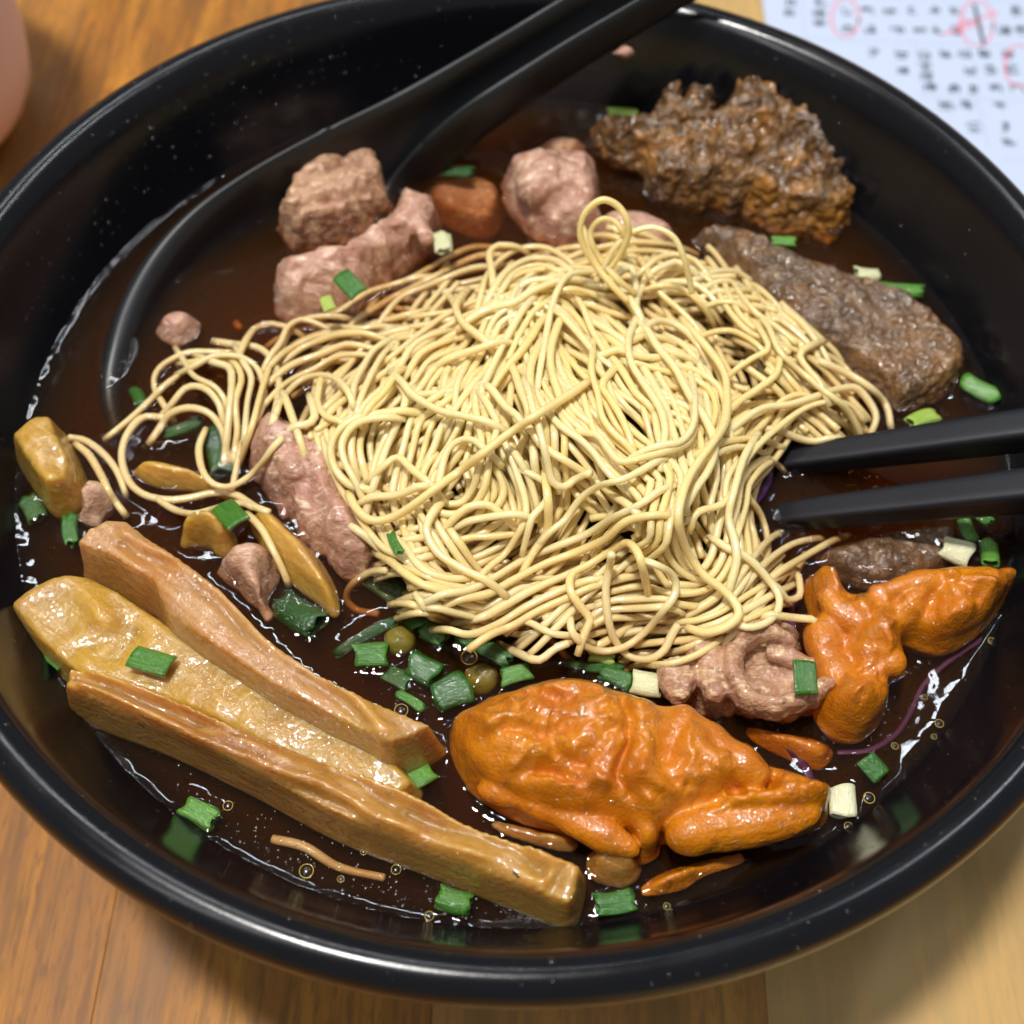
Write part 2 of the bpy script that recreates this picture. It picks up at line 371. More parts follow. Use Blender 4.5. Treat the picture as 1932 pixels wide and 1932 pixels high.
# ------------------------------------------------------------------ slabs: pieces sculpted over an outline
def inside(px, py, P):
    r = np.zeros(px.shape, bool); x1, y1 = P[-1]
    for x2, y2 in P:
        c = ((y1 > py) != (y2 > py)); 
        with np.errstate(divide='ignore', invalid='ignore'):
            r ^= c & (px < (x2 - x1) * (py - y1) / (y2 - y1 + 1e-15) + x1)
        x1, y1 = x2, y2
    return r
def polydist(X, Y, L):
    d = np.full(X.shape, 1e9)
    for (x1, y1), (x2, y2) in zip(L[:-1], L[1:]):
        dx, dy = x2 - x1, y2 - y1; q = dx * dx + dy * dy + 1e-18
        t = np.clip(((X - x1) * dx + (Y - y1) * dy) / q, 0, 1)
        d = np.minimum(d, (X - x1 - t * dx) ** 2 + (Y - y1 - t * dy) ** 2)
    return np.sqrt(d)
TOPS = []
def roll(path, r, dz, tall=1.0, sides=16):
    q = spline(np.array(path, float), max(24, 10 * len(path))); P = at(q[:, 0], q[:, 1], ZS + dz); n = len(P)
    T = np.gradient(P, axis=0); T /= np.linalg.norm(T, axis=1)[:, None]; S = np.cross(T, [0, 0, 1.]); S /= np.linalg.norm(S, axis=1)[:, None]; U = np.cross(S, T)
    u = np.linspace(-1, 1, n); rv = r * np.sqrt(np.clip(1 - np.abs(u) ** 6, .02, 1)) * (1 + .16 * vnoise(np.arange(n) / 5., np.full(n, path[0][0] * .37), 9))
    a = np.linspace(0, 2 * np.pi, sides, endpoint=False)
    V = (P[:, None] + rv[:, None, None] * (np.cos(a)[None, :, None] * S[:, None] + tall * np.sin(a)[None, :, None] * U[:, None])).reshape(-1, 3)
    F = grid_faces(n, sides, True)[:, ::-1]; c0 = len(V); V = np.vstack([V, P[0], P[-1]]); j = np.arange(sides); j2 = (j + 1) % sides; e = (n - 1) * sides
    F3 = np.vstack([np.c_[np.full(sides, c0), j, j2], np.c_[np.full(sides, c0 + 1), e + j2, e + j]])
    return V, F, F3
def slab(name, outline, z, th, edge, mat, label, cat, group=None, strokes=(), noises=(), power=2.2, sp_=.0005, under=.5,
         zpl=None, rag=0.0, rear=.45, dome=0.0, hm=True, top=None, parent=None, vox=.00036, disp=(), smooth_it=3, extra=(), grow=0):
    """outline in picture units; z: height of its edge (or zpl(x, y)); th: thickness above the edge"""
    o = np.asarray(outline, float)
    if grow: o = o.mean(0) + (o - o.mean(0)) * grow
    P = spline(o, max(90, int(sum(np.linalg.norm(o - np.roll(o, 1, 0), axis=1)) / 6)), True)
    tan = np.roll(P, -1, 0) - np.roll(P, 1, 0)
    nrm = np.stack([tan[:, 1], -tan[:, 0]], 1); nrm /= np.linalg.norm(nrm, axis=1)[:, None] + 1e-9
    area = np.sum(P[:, 0] * np.roll(P[:, 1], -1) - P[:, 1] * np.roll(P[:, 0], -1))
    if area < 0: nrm = -nrm
    ze = np.array([zpl(a, b) for a, b in P]) if zpl else np.full(len(P), z)
    back = np.clip(-nrm[:, 1], 0, 1)
    W = at(P[:, 0], P[:, 1], ze + th * rear * back)
    W[:, 2] = ze
    A = np.c_[W[:, :2], np.ones(len(W))]; pl = np.linalg.lstsq(A, ze, rcond=None)[0] if zpl else np.array([0, 0, z])
    B = W[:, :2]
    x0, y0 = B.min(0) - sp_; x1, y1 = B.max(0) + sp_
    gx = np.arange(x0, x1, sp_); gy = np.arange(y0, y1, sp_)
    X, Y = np.meshgrid(gx, gy, indexing='ij')
    ins = inside(X, Y, B)
    dist = polydist(X, Y, np.vstack([B, B[:1]]))
    keep = ins[:-1, :-1] & ins[1:, :-1] & ins[1:, 1:] & ins[:-1, 1:]
    used = np.zeros(X.shape, bool)
    used[:-1, :-1] |= keep; used[1:, :-1] |= keep; used[1:, 1:] |= keep; used[:-1, 1:] |= keep
    # border vertices: touching a dropped cell
    full = np.zeros(X.shape, int)
    full[:-1, :-1] += keep; full[1:, :-1] += keep; full[1:, 1:] += keep; full[:-1, 1:] += keep
    bord = used & (full < 4)
    bi, bj = np.nonzero(bord)
    bx, by = X[bi, bj], Y[bi, bj]
    seg = B; nx = np.roll(B, -1, 0)
    d = nx - seg; q = (d ** 2).sum(1) + 1e-18
    tt = np.clip(((bx[:, None] - seg[:, 0]) * d[:, 0] + (by[:, None] - seg[:, 1]) * d[:, 1]) / q, 0, 1)
    cx_ = seg[:, 0] + tt * d[:, 0]; cy_ = seg[:, 1] + tt * d[:, 1]
    k = ((bx[:, None] - cx_) ** 2 + (by[:, None] - cy_) ** 2).argmin(1); ar = np.arange(len(k))
    X = X.copy(); Y = Y.copy(); X[bi, bj] = cx_[ar, k]; Y[bi, bj] = cy_[ar, k]
    dist[bord] = 0
    u = np.clip(dist / edge, 0, 1); prof = (1 - (1 - u) ** power) ** (1 / power)
    zt = pl[0] * X + pl[1] * Y + pl[2]
    h = th * prof
    if dome: h = h + dome * np.clip(dist / max(dist[used].max(), 1e-6), 0, 1) ** .8
    det = 0
    for (sc, amp, seed, kw) in noises:
        det = det + amp * fbm(X, Y, sc, seed=seed, **kw)
    for line, wd, amp in strokes:
        l = at(np.array(line)[:, 0], np.array(line)[:, 1], z + .6 * th)
        l = spline(l[:, :2], max(8, 4 * len(line)))
        nz_ = fbm(X, Y, .007, 2, int(abs(l[0, 0]) * 1e5) % 97)
        det = det + amp * (.65 + .6 * nz_) * np.exp(-(polydist(X + .0012 * nz_, Y + .0012 * fbm(X, Y, .009, 2, 41), l) / (wd * (1.15 + .5 * nz_))) ** 2)
    if top is not None: det = det + top(X, Y)
    Z = zt + h + det * np.clip(dist / (edge * .6), 0, 1)
    near = used & ~bord & (dist < max(3.2 * sp_, edge * .5))
    um = used.astype(float)
    for _ in range(5):
        acc = np.zeros_like(Z); wsum = np.zeros_like(Z)
        for a_, b_ in ((0, 1), (0, -1), (1, 0), (-1, 0), (1, 1), (-1, -1), (1, -1), (-1, 1)):
            acc += np.roll(np.roll(Z * um, a_, 0), b_, 1); wsum += np.roll(np.roll(um, a_, 0), b_, 1)
        Z = np.where(near, .5 * Z + .5 * acc / np.maximum(wsum, 1), Z)
    Zb = zt - under * th * prof
    vid = -np.ones(X.shape, int); ui, uj = np.nonzero(used); vid[ui, uj] = np.arange(len(ui))
    bot = vid.copy(); inn = used & ~bord; ii, ij = np.nonzero(inn); bot[ii, ij] = len(ui) + np.arange(len(ii))
    V = np.vstack([np.c_[X[ui, uj], Y[ui, uj], Z[ui, uj]], np.c_[X[ii, ij], Y[ii, ij], Zb[ii, ij]]])
    if rag: V[:, :2] += rag * np.c_[fbm(V[:, 0], V[:, 1], .0022, 2, 5), fbm(V[:, 0], V[:, 1], .0022, 2, 6)]
    ki, kj = np.nonzero(keep)
    Ft = np.c_[vid[ki, kj], vid[ki + 1, kj], vid[ki + 1, kj + 1], vid[ki, kj + 1]]
    Fb = np.c_[bot[ki, kj], bot[ki, kj + 1], bot[ki + 1, kj + 1], bot[ki + 1, kj]]
    stamp(V[:len(ui)], hm)
    FF = [Ft, Fb]; f3 = []; VV = [V]; o_ = len(V)
    for ex in extra:
        ve, fe, f3e = roll(*ex); VV.append(ve); FF.append(fe + o_); f3.append(f3e + o_); o_ += len(ve); stamp(ve, hm)
    ob = mesh_np(name, np.vstack(VV), [np.vstack(FF)] + ([np.vstack(f3)] if f3 else []), mat, parent)
    rm = ob.modifiers.new('even_surface', 'REMESH'); rm.mode = 'VOXEL'; rm.voxel_size = vox; rm.use_smooth_shade = True
    sm = ob.modifiers.new('soften', 'SMOOTH'); sm.factor = .5; sm.iterations = smooth_it
    for sc, amp in disp:
        tx = bpy.data.textures.new(name + '_relief', 'CLOUDS'); tx.noise_scale = sc; tx.noise_depth = 2; tx.noise_basis = 'IMPROVED_PERLIN'
        dm = ob.modifiers.new('relief', 'DISPLACE'); dm.texture = tx; dm.strength = amp; dm.mid_level = .5; dm.texture_coords = 'LOCAL'
    TOPS.append(ob)
    if parent is None: tag(ob, label, cat, group)
    return ob

N = lambda sc, amp, seed, **kw: (sc, amp, seed, kw)
G_M = 'slices of pork in the soup'; G_B = 'bamboo shoot pieces'; G_O = 'orange bean curd skin pieces'; G_F = 'brown fried gluten pieces'

# bamboo shoots
slab('bamboo_shoot', [(20, 1165), (60, 1120), (110, 1097), (160, 1088), (215, 1106), (370, 1205), (490, 1285), (610, 1352), (740, 1425), (800, 1500), (720, 1545), (560, 1480), (420, 1405), (300, 1352), (180, 1325), (95, 1262), (40, 1200)],
     ZS - .001, .0062, .0030, M['bam_yel'], 'yellow bamboo shoot with pointed end lying between two longer tan shoots', 'bamboo shoot', G_B,
     strokes=[([(110, 1110), (170, 1140), (215, 1185)], .0016, .0016), ([(225, 1180), (200, 1215), (150, 1230)], .0013, -.0016), ([(250, 1210), (230, 1240)], .0018, -.002), ([(300, 1300), (500, 1420), (700, 1510)], .0010, -.0006)],
     noises=[N(.006, .0005, 3), N(.0025, .00022, 4)], power=2.6, hm=True)
slab('bamboo_shoot', [(150, 1078), (165, 1040), (190, 1005), (235, 980), (290, 1015), (420, 1110), (520, 1210), (640, 1290), (760, 1340), (852, 1385), (835, 1430), (738, 1474), (690, 1448), (560, 1382), (440, 1306), (335, 1228), (300, 1168), (270, 1150), (225, 1122), (165, 1100)],
     ZS + .0002, .0115, .0026, M['bam_tan'], 'tan bamboo shoot with wavy side and pinkish top beside small meat lump', 'bamboo shoot', G_B,
     strokes=[([(250, 1030), (340, 1080), (430, 1160), (520, 1240), (640, 1315), (740, 1390)], .0010, .0012), ([(255, 1042), (345, 1095), (440, 1180), (530, 1262), (640, 1335), (700, 1380)], .0009, -.0011),
              ([(640, 1300), (700, 1360), (750, 1420)], .0016, .0012), ([(300, 1150), (340, 1190), (360, 1240)], .0018, -.0012), ([(230, 985), (300, 1040)], .001, -.0008)],
     noises=[N(.012, .0006, 13), N(.003, .00018, 14, stretch=(3, 1), ang=-.62)], power=3.4, under=.5, rear=.75, vox=.0003, smooth_it=2)
slab('bamboo_shoot', [(125, 1345), (133, 1300), (150, 1262), (178, 1255), (260, 1280), (420, 1350), (600, 1420), (760, 1480), (900, 1550), (1040, 1600), (1098, 1630), (1105, 1690), (1078, 1756), (1010, 1735), (800, 1652), (640, 1590), (480, 1505), (330, 1432), (200, 1382)],
     ZS - .001, .0098, .0034, M['bam_brn'], 'long brown ribbed bamboo shoot with squared end along the bowl edge', 'bamboo shoot', G_B,
     strokes=[([(170, 1275), (420, 1368), (640, 1450), (900, 1565), (1060, 1630)], .0007, .0015), ([(165, 1295), (420, 1390), (640, 1475), (880, 1585), (1030, 1650)], .0007, -.0015),
              ([(170, 1315), (400, 1420), (600, 1500), (800, 1585), (1020, 1680)], .0007, .0015), ([(180, 1330), (420, 1440), (620, 1525), (820, 1610), (1000, 1690)], .0007, -.0015),
              ([(800, 1580), (830, 1600), (850, 1620)], .0013, -.0014), ([(1045, 1610), (1060, 1650), (1040, 1700)], .0009, -.0010), ([(500, 1480), (560, 1500), (600, 1520)], .0016, -.0007)],
     noises=[N(.006, .0005, 23), N(.0016, .00025, 24, stretch=(7, 1), ang=-.43), N(.004, .0006, 25, stretch=(9, 1), ang=-.43)], power=3.0, under=.4, rear=.75, vox=.0003, smooth_it=1)
slab('bamboo_shoot', [(22, 855), (60, 820), (92, 800), (122, 806), (142, 850), (163, 900), (168, 945), (140, 972), (105, 976), (72, 938), (42, 890)],
     ZS - .001, .0095, .0030, M['bam_yel'], 'short stubby yellow bamboo shoot chunk beside pinkish meat scrap', 'bamboo shoot', G_B,
     strokes=[([(112, 815), (138, 870), (160, 920)], .0014, .0012), ([(100, 830), (122, 880), (140, 930)], .0012, -.0010)], noises=[N(.004, .0006, 33)], power=2.4)
slab('bamboo_shoot', [(245, 876), (300, 866), (370, 884), (430, 914), (470, 945), (440, 948), (380, 930), (310, 924), (262, 906)],
     ZS - .0012, .0040, .0035, M['bam_yel'], 'yellow bamboo shoot sliver half sunk behind a white noodle', 'bamboo shoot', G_B, strokes=[([(265, 885), (350, 895), (420, 920)], .0008, .0007)], noises=[N(.004, .0003, 43)])
slab('bamboo_shoot', [(470, 985), (500, 955), (540, 985), (600, 1045), (634, 1105), (643, 1158), (630, 1168), (600, 1142), (560, 1112), (510, 1062)],
     ZS - .001, .0052, .004, M['bam_yel'], 'yellow crescent bamboo shoot with pointed tip beside pink pork', 'bamboo shoot', G_B, strokes=[([(520, 985), (580, 1050), (615, 1110), (630, 1150)], .0010, .0014)], noises=[N(.004, .0004, 53)])
slab('bamboo_shoot', [(340, 1015), (352, 982), (385, 962), (420, 974), (446, 1008), (446, 1040), (424, 1052), (404, 1046), (398, 1036), (370, 1032), (342, 1034)],
     ZS - .001, .0085, .0045, M['bam_yel'], 'small round olive yellow bamboo shoot tip with dark spot', 'bamboo shoot', G_B, strokes=[([(350, 1022), (400, 1030)], .0014, -.0022), ([(360, 1030), (385, 1034)], .0008, .001)], noises=[N(.003, .0006, 63)])

# pork
slab('pork_slice', [(508, 405), (545, 385), (575, 345), (610, 312), (650, 285), (700, 273), (738, 290), (752, 318), (728, 345), (746, 376), (738, 402), (690, 440), (620, 472), (560, 476), (520, 440)],
     ZS - .0030, .0105, .0048, M['pork_tan'], 'folded tan pork slice lying in the black spoon', 'pork', G_M,
     strokes=[([(515, 425), (580, 415), (650, 390), (735, 352)], .0011, -.0046), ([(575, 372), (630, 325), (690, 292), (735, 300)], .0016, .0020), ([(560, 440), (640, 425), (720, 385)], .0018, .0016), ([(620, 350), (690, 335), (740, 325)], .0009, -.0018), ([(560, 470), (660, 450)], .0010, -.0014), ([(640, 285), (660, 320)], .0008, -.0016), ([(680, 425), (700, 395)], .0008, -.0016)],
     noises=[N(.008, .0012, 71), N(.0016, .0010, 72, ridged=True, stretch=(7, 1), ang=.5), N(.0030, .0005, 73)], rag=.0013, smooth_it=2, power=2.6, disp=((.004, .0012), (.0018, .0006)))
slab('pork_slice', [(540, 512), (590, 492), (650, 480), (715, 435), (760, 386), (802, 400), (820, 440), (800, 482), (740, 522), (690, 562), (640, 592), (560, 604), (535, 572)],
     ZS - .0030, .0098, .006, M['pork'], 'thick pink pork slice with green scallion on it behind the noodles', 'pork', G_M,
     strokes=[([(560, 520), (650, 500), (740, 455), (790, 405)], .0022, .0018), ([(560, 560), (660, 545), (760, 490)], .0026, -.0014), ([(765, 390), (800, 430)], .0016, .0015)], noises=[N(.007, .0015, 81), N(.0016, .0009, 82, ridged=True, stretch=(7, 1), ang=.5)], rag=.0011, grow=1.10, smooth_it=4, disp=((.006, .0012), (.0022, .0005)), extra=[([(770, 400), (800, 440), (810, 460)], .0020, .0050)])
slab('pork_slice', [(958, 335), (1000, 310), (1060, 304), (1110, 320), (1126, 360), (1130, 398), (1160, 410), (1150, 444), (1060, 455), (1000, 434), (965, 392)],
     ZS - .0030, .0115, .007, M['pork'], 'rounded pink pork lump behind the upright noodle loop', 'pork', G_M,
     strokes=[([(1010, 400), (1050, 395), (1085, 385)], .0014, -.0022), ([(1050, 395), (1058, 425)], .0012, -.0016), ([(970, 345), (1020, 330), (1080, 330)], .003, .001)], noises=[N(.007, .0014, 91), N(.0016, .0008, 92, ridged=True, stretch=(4, 1), ang=1.2)], rag=.0008, grow=1.10, smooth_it=4, disp=((.006, .0012), (.0022, .0005)), extra=[([(985, 372), (1040, 338), (1100, 350)], .0045, .0055)])
slab('pork_slice', [(1130, 408), (1200, 398), (1262, 425), (1278, 462), (1220, 492), (1140, 470)], ZS - .001, .0055, .005, M['pork'], 'half sunk pink pork piece under the arched noodle', 'pork', G_M, noises=[N(.005, .001, 101)])
slab('pork_slice', [(498, 835), (530, 800), (580, 828), (620, 858), (650, 900), (672, 960), (700, 1020), (708, 1068), (672, 1084), (620, 1052), (570, 1002), (520, 950), (482, 900)],
     ZS - .0025, .0098, .006, M['pork'], 'long pink pork strip between curled noodles and yellow bamboo crescent', 'pork', G_M,
     strokes=[([(520, 830), (545, 870), (560, 890)], .0022, .0026), ([(570, 850), (600, 880), (610, 900)], .0015, .002), ([(520, 900), (580, 910), (630, 910)], .0014, -.0022), ([(560, 930), (620, 990), (660, 1050)], .0014, -.0016), ([(600, 920), (650, 1000), (680, 1050)], .0016, .0012), ([(540, 960), (590, 1010)], .0016, .001)],
     noises=[N(.006, .0011, 111), N(.0016, .0009, 112, ridged=True, stretch=(6, 1), ang=-1.0)], rag=.0010, grow=1.10, smooth_it=4, disp=((.006, .0012), (.0022, .0005)), extra=[([(515, 835), (550, 875), (575, 905)], .0024, .0062), ([(588, 850), (612, 890)], .0014, .0075)])
slab('pork_slice', [(412, 1078), (428, 1042), (470, 1024), (514, 1042), (528, 1085), (508, 1128), (514, 1168), (500, 1178), (476, 1150), (438, 1112)],
     ZS - .0025, .0095, .006, M['pork_pale'], 'small pale pink meat lump beside the wavy tan bamboo shoot', 'pork', G_M, strokes=[([(450, 1110), (490, 1100), (520, 1080)], .0014, -.0012)], noises=[N(.005, .0012, 121), N(.0016, .0004, 122)], rag=.0008, disp=((.006, .0011),))
slab('pork_slice', [(293, 628), (308, 596), (345, 582), (378, 604), (372, 636), (330, 654)], ZS - .0012, .0045, .0045, M['pork'], 'small round mauve pork piece poking out of dark broth inside the spoon', 'pork', G_M, noises=[N(.004, .0008, 131)])
slab('pork_slice', [(152, 985), (162, 930), (176, 902), (196, 915), (212, 948), (206, 974), (178, 996)], ZS - .0005, .006, .0035, M['pork_pale'], 'tiny pale meat scrap beside the stubby bamboo chunk', 'pork', G_M, strokes=[([(165, 950), (190, 945)], .0012, -.0016)], noises=[N(.003, .001, 141)], rag=.0010, disp=((.006, .0011),))
slab('pork_slice', [(1248, 1290), (1258, 1242), (1288, 1215), (1300, 1182), (1350, 1196), (1400, 1174), (1470, 1172), (1506, 1200), (1502, 1238), (1540, 1248), (1592, 1268), (1592, 1302), (1540, 1332), (1470, 1356), (1400, 1342), (1350, 1352), (1300, 1330), (1262, 1312)],
     ZS - .0025, .0052, .0035, M['pork_tan'], 'curled tan pork slice with a hollow between noodles and orange bean curd skin', 'pork', G_M,
     strokes=[([(1405, 1275), (1430, 1285), (1455, 1272)], .0020, -.003)],
     noises=[N(.004, .0012, 151), N(.0015, .0005, 152, ridged=True)], rag=.0007, sp_=.0004, grow=1.06, smooth_it=2, disp=((.0035, .0018), (.0015, .0008)), extra=[([(1268, 1245), (1285, 1300), (1300, 1315)], .0030, .0040), ([(1308, 1200), (1340, 1250), (1352, 1325)], .0027, .0045), ([(1590, 1287), (1530, 1312), (1465, 1334), (1404, 1318), (1376, 1265), (1394, 1212), (1450, 1196), (1500, 1222)], .0017, .0050, 2.0), ([(1440, 1230), (1490, 1240), (1545, 1268)], .0016, .0036)])
slab('pork_slice', [(775, 372), (830, 348), (900, 338), (945, 365), (952, 412), (925, 450), (870, 442), (800, 400)], ZS - .0098, .0060, .004, M['pork_tan'], 'brown streaky pork piece sunk in broth between two pork lumps', 'pork', G_M,
     strokes=[([(780, 385), (860, 390), (940, 420)], .0014, -.0016), ([(800, 370), (880, 365), (935, 385)], .0016, .001)], noises=[N(.005, .0008, 161)])
slab('pork_slice', [(770, 318), (830, 268), (890, 235), (915, 250), (880, 285), (830, 312)], ZS - .004, .0032, .004, M['pork_tan'], 'brown pork sliver sunk in broth beside the spoon handle', 'pork', G_M, noises=[N(.004, .0006, 171)])
slab('pork_slice', [(1010, 275), (1060, 255), (1105, 268), (1090, 298), (1040, 300)], ZS - .0035, .003, .004, M['pork_tan'], 'small brown pork scrap sunk behind the rounded pork lump', 'pork', G_M, noises=[N(.004, .0006, 181)])
# a scrap stuck to the back of the bowl
a = at(1190, 55, ZR - .004); ang = math.atan2(a[1], a[0]); rr = rin(ZR - .010)
mb = []
for i in range(9):
    for j in range(16):
        th, ph = math.pi * i / 8, 2 * math.pi * j / 16
        r_ = 1 + .25 * math.sin(3 * ph + i)
        mb.append((rr * math.cos(ang) - .0008 + .0022 * r_ * math.sin(th) * math.cos(ph), rr * math.sin(ang) - .0006 + .0011 * math.cos(th), ZR - .010 + .0013 * r_ * math.sin(th) * math.sin(ph)))
tag(mesh_np('meat_crumb', mb, [grid_faces(9, 16, True)], M['pork']), 'tiny pink meat crumb stuck on the inner wall beside the spoon handle', 'meat crumb')

# fried gluten
slab('fried_gluten', [(1108, 240), (1150, 215), (1232, 216), (1240, 185), (1275, 165), (1292, 186), (1312, 160), (1345, 188), (1348, 214), (1364, 205), (1364, 166), (1410, 155), (1450, 178), (1476, 205), (1540, 214), (1622, 235), (1614, 300), (1594, 330), (1610, 400), (1580, 442), (1550, 452), (1500, 436), (1470, 442), (1400, 408), (1300, 392), (1230, 372), (1208, 330), (1160, 312), (1128, 290)],
     ZS, .0065, .0035, M['gluten'], 'ragged spongy brown fried gluten piece propped against the bowl wall', 'fried gluten', G_F,
     zpl=lambda x, y: ZS - .0022 + .009 * np.clip((420 - y) / 250, 0, 1.1), noises=[N(.0085, .0030, 201), N(.0040, .0022, 202, ridged=True), N(.0016, .0006, 203)], rag=.0012, rear=.4, disp=((.005, .0026), (.0020, .0016)))
slab('fried_gluten', [(1298, 452), (1330, 430), (1400, 440), (1480, 478), (1560, 508), (1660, 540), (1730, 578), (1782, 620), (1814, 672), (1802, 732), (1745, 765), (1690, 778), (1650, 740), (1600, 700), (1520, 660), (1420, 580), (1350, 500)],
     ZS - .0015, .0062, .0045, M['gluten2'], 'flat brown fried gluten slab with rough nap beside the noodle heap', 'fried gluten', G_F,
     noises=[N(.011, .0016, 211), N(.0016, .0009, 212, ridged=True, stretch=(1.8, 1), ang=-.5), N(.0008, .0004, 213)], rag=.0006, sp_=.0004, smooth_it=1, disp=((.0014, .0010),))
slab('fried_gluten', [(1536, 1042), (1620, 1012), (1700, 992), (1780, 985), (1808, 1012), (1785, 1080), (1700, 1112), (1620, 1112), (1562, 1082)],
     ZS - .0035, .0036, .004, M['gluten2'], 'brown fried gluten piece sunk in broth under the chopsticks', 'fried gluten', G_F, noises=[N(.006, .0012, 221), N(.0016, .0007, 222, ridged=True)])

# orange bean curd skin
slab('bean_curd_skin', [(846, 1375), (862, 1345), (910, 1315), (980, 1288), (1060, 1272), (1130, 1280), (1200, 1305), (1260, 1335), (1330, 1350), (1390, 1390), (1420, 1425), (1480, 1440), (1545, 1470), (1562, 1510), (1552, 1560), (1480, 1582), (1400, 1590), (1300, 1600), (1250, 1590), (1240, 1618), (1200, 1630), (1170, 1590), (1080, 1580), (1000, 1560), (930, 1530), (880, 1490), (852, 1430)],
     ZS, .0125, .0075, M['orange'], 'big wrinkled orange bean curd skin bundle beside the long bamboo shoot', 'bean curd skin', G_O,
     strokes=[([(1165, 1310), (1178, 1400), (1165, 1470), (1185, 1500)], .0008, -.0036), ([(1190, 1330), (1200, 1420), (1215, 1480), (1260, 1540)], .0018, .0016), ([(890, 1500), (1000, 1462), (1090, 1485), (1160, 1525), (1230, 1565)], .0009, -.0038),
              ([(960, 1515), (1060, 1515), (1150, 1558), (1220, 1600)], .0022, .0022), ([(900, 1420), (960, 1400), (1020, 1410), (1060, 1390)], .0007, -.0018), ([(930, 1340), (1000, 1325), (1080, 1340)], .0006, -.0014), ([(1040, 1420), (1060, 1450), (1110, 1455)], .0008, -.0018), ([(1230, 1350), (1260, 1400), (1250, 1440)], .0008, -.0024), ([(1240, 1600), (1280, 1540), (1380, 1508), (1450, 1492)], .0011, -.0052), ([(1270, 1580), (1360, 1545), (1480, 1520), (1550, 1500)], .0028, .0020),
              ([(1250, 1440), (1290, 1500), (1330, 1520)], .0014, -.0018), ([(1330, 1370), (1400, 1420), (1430, 1470)], .0012, -.0014), ([(890, 1380), (940, 1360), (1010, 1370)], .0010, -.0012), ([(900, 1400), (960, 1390)], .0010, .0010),
              ([(1440, 1470), (1500, 1480)], .0012, -.001)],
     noises=[N(.013, .0016, 231), N(.0080, .0019, 232, ridged=True, warp=.9), N(.0035, .0011, 233, ridged=True, warp=1.1)], power=2.0, sp_=.0004, rear=.5, disp=((.009, .0016),), vox=.00032, smooth_it=3, extra=[([(1258, 1588), (1330, 1562), (1440, 1545), (1548, 1520)], .0036, .0056), ([(895, 1485), (1000, 1508), (1100, 1553), (1205, 1610)], .0024, .0050), ([(1215, 1360), (1300, 1385), (1400, 1445), (1450, 1475)], .0036, .0086)])
slab('bean_curd_skin', [(1515, 1110), (1535, 1075), (1570, 1090), (1600, 1125), (1680, 1112), (1760, 1088), (1840, 1085), (1905, 1080), (1918, 1100), (1880, 1160), (1830, 1210), (1770, 1235), (1700, 1220), (1712, 1270), (1690, 1285), (1672, 1300), (1668, 1350), (1630, 1395), (1590, 1402), (1550, 1380), (1530, 1330), (1560, 1290), (1520, 1230), (1522, 1160)],
     ZS - .0003, .0085, .005, M['orange'], 'twisted orange bean curd skin piece with long arm beside curled pork', 'bean curd skin', G_O,
     strokes=[([(1600, 1130), (1570, 1180), (1600, 1240), (1650, 1300)], .0016, -.0028), ([(1560, 1170), (1600, 1160), (1650, 1195), (1690, 1270)], .0014, .0024), ([(1740, 1095), (1740, 1160), (1752, 1220)], .0012, -.0022), ([(1680, 1120), (1690, 1200)], .0011, -.0014), ([(1790, 1100), (1800, 1190)], .0014, .0012), ([(1545, 1220), (1590, 1300), (1600, 1380)], .0022, .0020)],
     noises=[N(.009, .0014, 241), N(.007, .0020, 242, ridged=True, warp=.9), N(.003, .0008, 243, ridged=True, warp=.9)], sp_=.0004, rear=.3, vox=.00032, smooth_it=3, disp=((.009, .0016),), extra=[([(1550, 1110), (1590, 1160), (1650, 1195), (1695, 1275)], .0026, .0062), ([(1545, 1160), (1560, 1240), (1600, 1310), (1612, 1370)], .0030, .0042), ([(1640, 1125), (1740, 1100), (1840, 1095), (1900, 1095)], .0022, .0065)])
slab('bean_curd_skin', [(1205, 1672), (1250, 1640), (1320, 1618), (1400, 1600), (1430, 1604), (1400, 1630), (1330, 1655), (1290, 1680), (1230, 1692), (1205, 1690)],
     ZS - .0008, .0050, .004, M['orange'], 'narrow orange bean curd skin strip floating by the bowl wall', 'bean curd skin', G_O, noises=[N(.005, .0008, 251)])
slab('bean_curd_skin', [(1105, 1620), (1125, 1592), (1170, 1590), (1205, 1615), (1210, 1650), (1180, 1676), (1130, 1668), (1108, 1650)],
     ZS - .0010, .0060, .004, M['bam_brn'], 'coiled brownish bean curd skin roll under the big orange bundle', 'bean curd skin', G_O, strokes=[([(1150, 1625), (1165, 1635), (1155, 1650)], .0012, -.003)], noises=[N(.003, .0006, 261)])
slab('bean_curd_skin', [(905, 1532), (960, 1545), (1030, 1560), (1075, 1570), (1100, 1600), (1060, 1608), (1000, 1592), (940, 1570)],
     ZS - .0010, .0042, .003, M['bam_brn'], 'brownish bean curd skin flap tucked beneath the big orange bundle', 'bean curd skin', G_O, strokes=[([(1020, 1560), (1025, 1600)], .001, -.0014)], noises=[N(.003, .0005, 271)])
slab('bean_curd_skin', [(1400, 1362), (1480, 1375), (1550, 1390), (1575, 1420), (1545, 1455), (1480, 1432), (1420, 1400)],
     ZS - .004, .004, .004, M['orange'], 'sunken orange bean curd skin flap between the bundle and curled pork', 'bean curd skin', G_O, noises=[N(.004, .0007, 281)])

